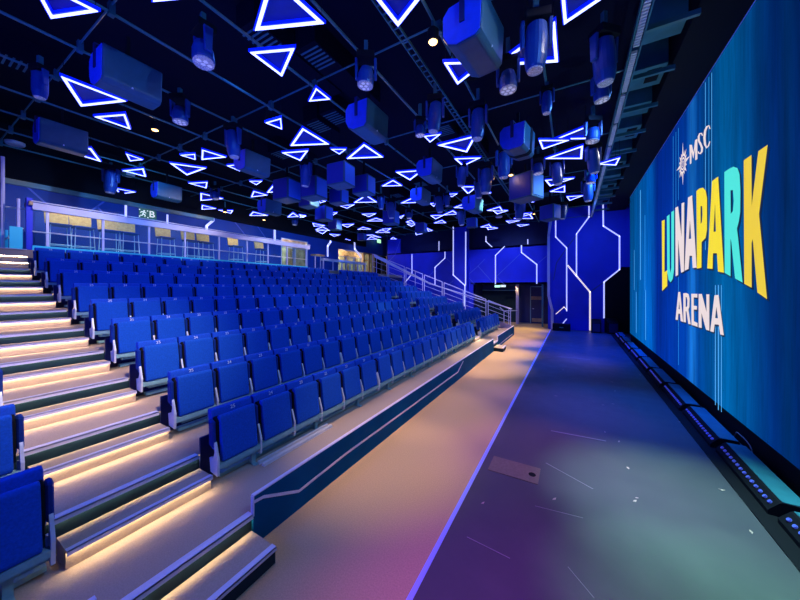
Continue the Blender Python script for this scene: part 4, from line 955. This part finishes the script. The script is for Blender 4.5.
# warm ceiling lamps ---------------------------------------------
WL = [(433, 42, 6.1, 'warm glowing ceiling lamp left of the biggest speaker'), (155, 130, 6.2, 'warm glowing ceiling lamp right of the big upper-left speaker'), (225, 212, 5.95, 'brightest warm ceiling lamp over the promenade counter'),
      (264, 220, 5.95, 'warm ceiling lamp right of the brightest one over the promenade'), (511, 175, 6.0, 'small warm lamp beside the moving head under the banded speaker'), (534, 214, 6.0, 'small warm lamp far back before the recess'),
      (28, 171, 6.2, 'faint warm lamp at far left above the promenade cornice')]
for i, (x, y, z, lb) in enumerate(WL):
    p = atZ(x, y, z); e = empty('ceiling_lamp', p, 0, lb, 'ceiling light', 'warm lamps in the ceiling')
    s = 1.0 if i < 5 else 0.8
    MB().lathe([(0.075*s, 0.0), (0.085*s, 0.02), (0.085*s, 0.16), (0.05, 0.2)], (0, 0, 0), 16).build('housing', M['black'], e)
    MB().lathe([(0.055*s, -0.012), (0.068*s, 0.004)], (0, 0, 0), 16).build('lamp_face', M['lampwarm'], e)
    MB().box(-0.02, 0.02, -0.02, 0.02, 0.18, max(0.2, 6.42-z)).build('hanging_bracket', M['pipe'], e)
for i, (x, y, lb) in enumerate([(15, 145, 'round pale ceiling speaker grille at far left'), (499, 217.5, 'round pale ceiling grille above the dark recess'), (128, 176, 'round pale ceiling grille among triangles on the left')]):
    p = atZ(x, y, 6.5); o = MB().lathe([(0.17, 0), (0.19, 0.03), (0.19, 0.08)], p, 20).build('ceiling_grille', M['silver']); tag(o, lb, 'grille')

# ---------------------------------------------------------------- lights
def area(name, loc, rot, size, power, col, sy=None, spread=None):
    l = D.lights.new(name, 'AREA'); l.energy = power; l.color = col; l.size = size
    if sy: l.shape = 'RECTANGLE'; l.size_y = sy
    if spread: l.spread = math.radians(spread)
    o = D.objects.new(name, l); C.objects.link(o); o.location = loc; o.rotation_euler = rot; return o
def spot(name, loc, target, power, col, ang, blend=0.8, r=0.05):
    l = D.lights.new(name, 'SPOT'); l.energy = power; l.color = col; l.spot_size = math.radians(ang); l.spot_blend = blend; l.shadow_soft_size = r
    o = D.objects.new(name, l); C.objects.link(o); o.location = loc
    o.rotation_euler = (Vector(target)-Vector(loc)).to_track_quat('-Z', 'Y').to_euler(); return o
def point(name, loc, power, col, r=0.1):
    l = D.lights.new(name, 'POINT'); l.energy = power; l.color = col; l.shadow_soft_size = r
    o = D.objects.new(name, l); C.objects.link(o); o.location = loc; return o
BL = (0.10, 0.34, 1.0)
# blue wash over the seats, from the rig above the stage
for y in (2.5, 7.0, 11.5, 16.0):
    spot('blue_wash', (1.25, y, 6.2), (-6.5, y, 1.2), 380, BL, 100, 0.8, 0.05)
for x in (-5.2, -9.1):
    for y in (3.5, 9.0, 14.5): spot('blue_wash', (x, y, 6.75), (x-0.5, y, 0), 200, (0.05, 0.22, 1.0), 120, 0.8, 0.05)
# white house light, low
for y in (4.0, 9.5, 15.0): spot('house_light', (1.2, y, 6.2), (-5, y, 1.0), 90, (0.95, 0.9, 0.9), 90, 0.8, 0.05)
area('rig_fill', (-5.5, 7.5, 3.6), (math.pi, 0, 0), 6, 210, (0.04, 0.12, 1.0), 11)  # unseen fill added in mid-air to light the rig from below
# warm and purple spots on the aisle
for y, pw, cl in ((1.4, 25, (.85, .58, .62)), (3.7, 190, (1, .68, .44)), (5.6, 150, (1, .64, .50)), (7.6, 150, (.95, .58, .60)), (9.6, 330, (1, .70, .50)), (11.8, 460, (1, .74, .54)), (14.5, 320, (1, .66, .5)), (16.6, 280, (1, .68, .45)), (18.8, 330, (1, .72, .28))):
    spot('aisle_spot', (-2.45, y, 6.3), (-2.45, y, 0), pw*6.5, cl, 30, 1.0, 0.1)
spot('alcove_lamp', (-3.4, 21.4, 2.6), (-3.4, 21.2, 0), 60, (1, .75, .3), 120, 0.8)
# coloured stage washes
def down(n, x, y, p, c, a): spot(n, (x+0.25, y, 6.5), (x, y, 0), p, c, a, 1.0, 0.1)
down('stage_purple', -0.15, 2.0, 2000, (0.50, 0.10, 0.72), 36)
down('stage_purple', -0.3, 4.6, 1700, (0.60, 0.24, 0.80), 34)
down('stage_lilac', -0.4, 7.0, 900, (0.40, 0.18, 1.0), 34)
down('stage_lilac', -0.4, 11.5, 900, (0.7, 0.45, 0.9), 34)
down('stage_blue', 0.8, 7.5, 2600, (0.0, 0.14, 1.0), 40)
down('stage_blue', 0.5, 10.5, 4000, (0.0, 0.09, 1.0), 46)
down('stage_blue', 0.4, 14.0, 5500, (0.0, 0.05, 1.0), 50)
down('stage_blue', 0.4, 18.0, 4000, (0.0, 0.05, 1.0), 44)
down('screen_sheen_fill', 1.15, 4.6, 3800, (0.45, 0.88, 0.80), 30)  # added spots, stand in for the screen's reflection on the stage
down('screen_sheen_fill', 1.1, 3.0, 3000, (0.25, 0.75, 0.38), 26)
# unseen blue fill added behind the camera for the rig's near faces
area('front_fill', (-4, -2.5, 3.4), (math.radians(112), 0, 0), 5, 330, (0.03, 0.08, 1.0), 2)
# blue washes on walls
spot('wall_wash', (-9, 15.5, 6.0), (-12, 20.6, 4.2), 500, (0.12, 0.22, 1.0), 80, 1.0)
spot('wall_wash', (-3.6, 16.2, 6.3), (-4, 20.6, 3.2), 520, (0.15, 0.25, 1.0), 80, 1.0)
spot('wall_wash', (1.2, 15.2, 6.1), (0.6, 20.1, 4.2), 330, (0.06, 0.18, 1.0), 85, 1.0)
for y in (4, 9, 14): spot('wall_wash', (-10.5, y, 5.9), (-15, y, 4.6), 170, (0.10, 0.35, 1.0), 110, 1.0)
for y in (3.0, 5.0, 7.5, 10.0): spot('stool_fill', (-12.3, y, 5.75), (-12.9, y, 3.6), 130, (1.0, 0.75, 0.4), 90, 0.8)  # warm fill added to bring out the gold stools
area('promenade_cyan', (-12.6, 8, 3.55), (0, math.radians(180), 0), 0.3, 25, (0.05, 0.6, 1.0), 12)
# lobby
for y, p_ in ((13.3, 130), (19.0, 150), (22.5, 70)): point('lobby_lamp', (-16.3, y, 5.2), p_, (1.0, 0.72, 0.40), 0.2)
for x, y, z, lb in WL[:5]:
    q = atZ(x, y, z); point('lamp_glow', (q.x, q.y, q.z-0.1), 5, (1.0, 0.55, 0.2), 0.05)
# rail light
spot('rail_spot', (-5.5, 12.0, 6.0), (-6.5, 16.6, 2.0), 800, (0.85, 0.75, 1.0), 75, 1.0)
_q = atZ(309, 200, 5.55); spot('warm_side_fill', (_q.x+1.3, _q.y-0.2, 5.2), (_q.x+0.2, _q.y, 5.5), 260, (1.0, 0.6, 0.3), 30, 0.6)  # added spot that gives one speaker its orange face
spot('seat_patch', (-2.0, 7.5, 6.5), (-7.6, 3.6, 2.3), 1800, (0.75, 0.95, 0.9), 16, 0.9)  # added spots that put brighter patches on the seat rows
spot('seat_patch', (-2.0, 12.0, 6.5), (-6.9, 9.6, 2.1), 1300, (0.75, 0.95, 0.9), 18, 0.9)
spot('stairs_spot', (-2.0, 2.2, 6.2), (-6.5, 1.2, 1.0), 1700, (1.0, 0.76, 0.62), 50, 1.0)
for y in (2.5, 5.5, 8.5, 11.0): spot('counter_fill', (-8.6, y+0.5, 5.6), (-11.7, y, 4.5), 330, (0.95, 0.85, 1.0), 55, 1.0)  # fill spots added to brighten the counter
for y in (2.6, 5.0, 8.2, 11.5, 15.0): spot('track_fill', (1.8, y, 0.25), (0.85, y+0.3, 6.4), 300, (0.45, 0.75, 1.0), 46, 1.0)  # fill added for the slotted track, in place of screen light

w = D.worlds.new('world'); bpy.context.scene.world = w; w.use_nodes = True
w.node_tree.nodes['Background'].inputs[0].default_value = (0.01, 0.02, 0.09, 1); w.node_tree.nodes['Background'].inputs[1].default_value = 0.3

# ---------------------------------------------------------------- camera and colour
cam = D.cameras.new('camera'); co = D.objects.new('camera', cam); C.objects.link(co)
co.location = (0, 0, H); co.rotation_euler = (math.pi/2, 0, TH); cam.sensor_width = 36; cam.lens = F/800*36
cam.shift_y = -(300-YH)/800; cam.clip_start = 0.05; cam.clip_end = 100
sc = bpy.context.scene; sc.camera = co
sc.view_settings.view_transform = 'Standard'; sc.view_settings.look = 'None'; sc.view_settings.gamma = 1; sc.view_settings.exposure = 0.0
sc.view_settings.use_curve_mapping = False
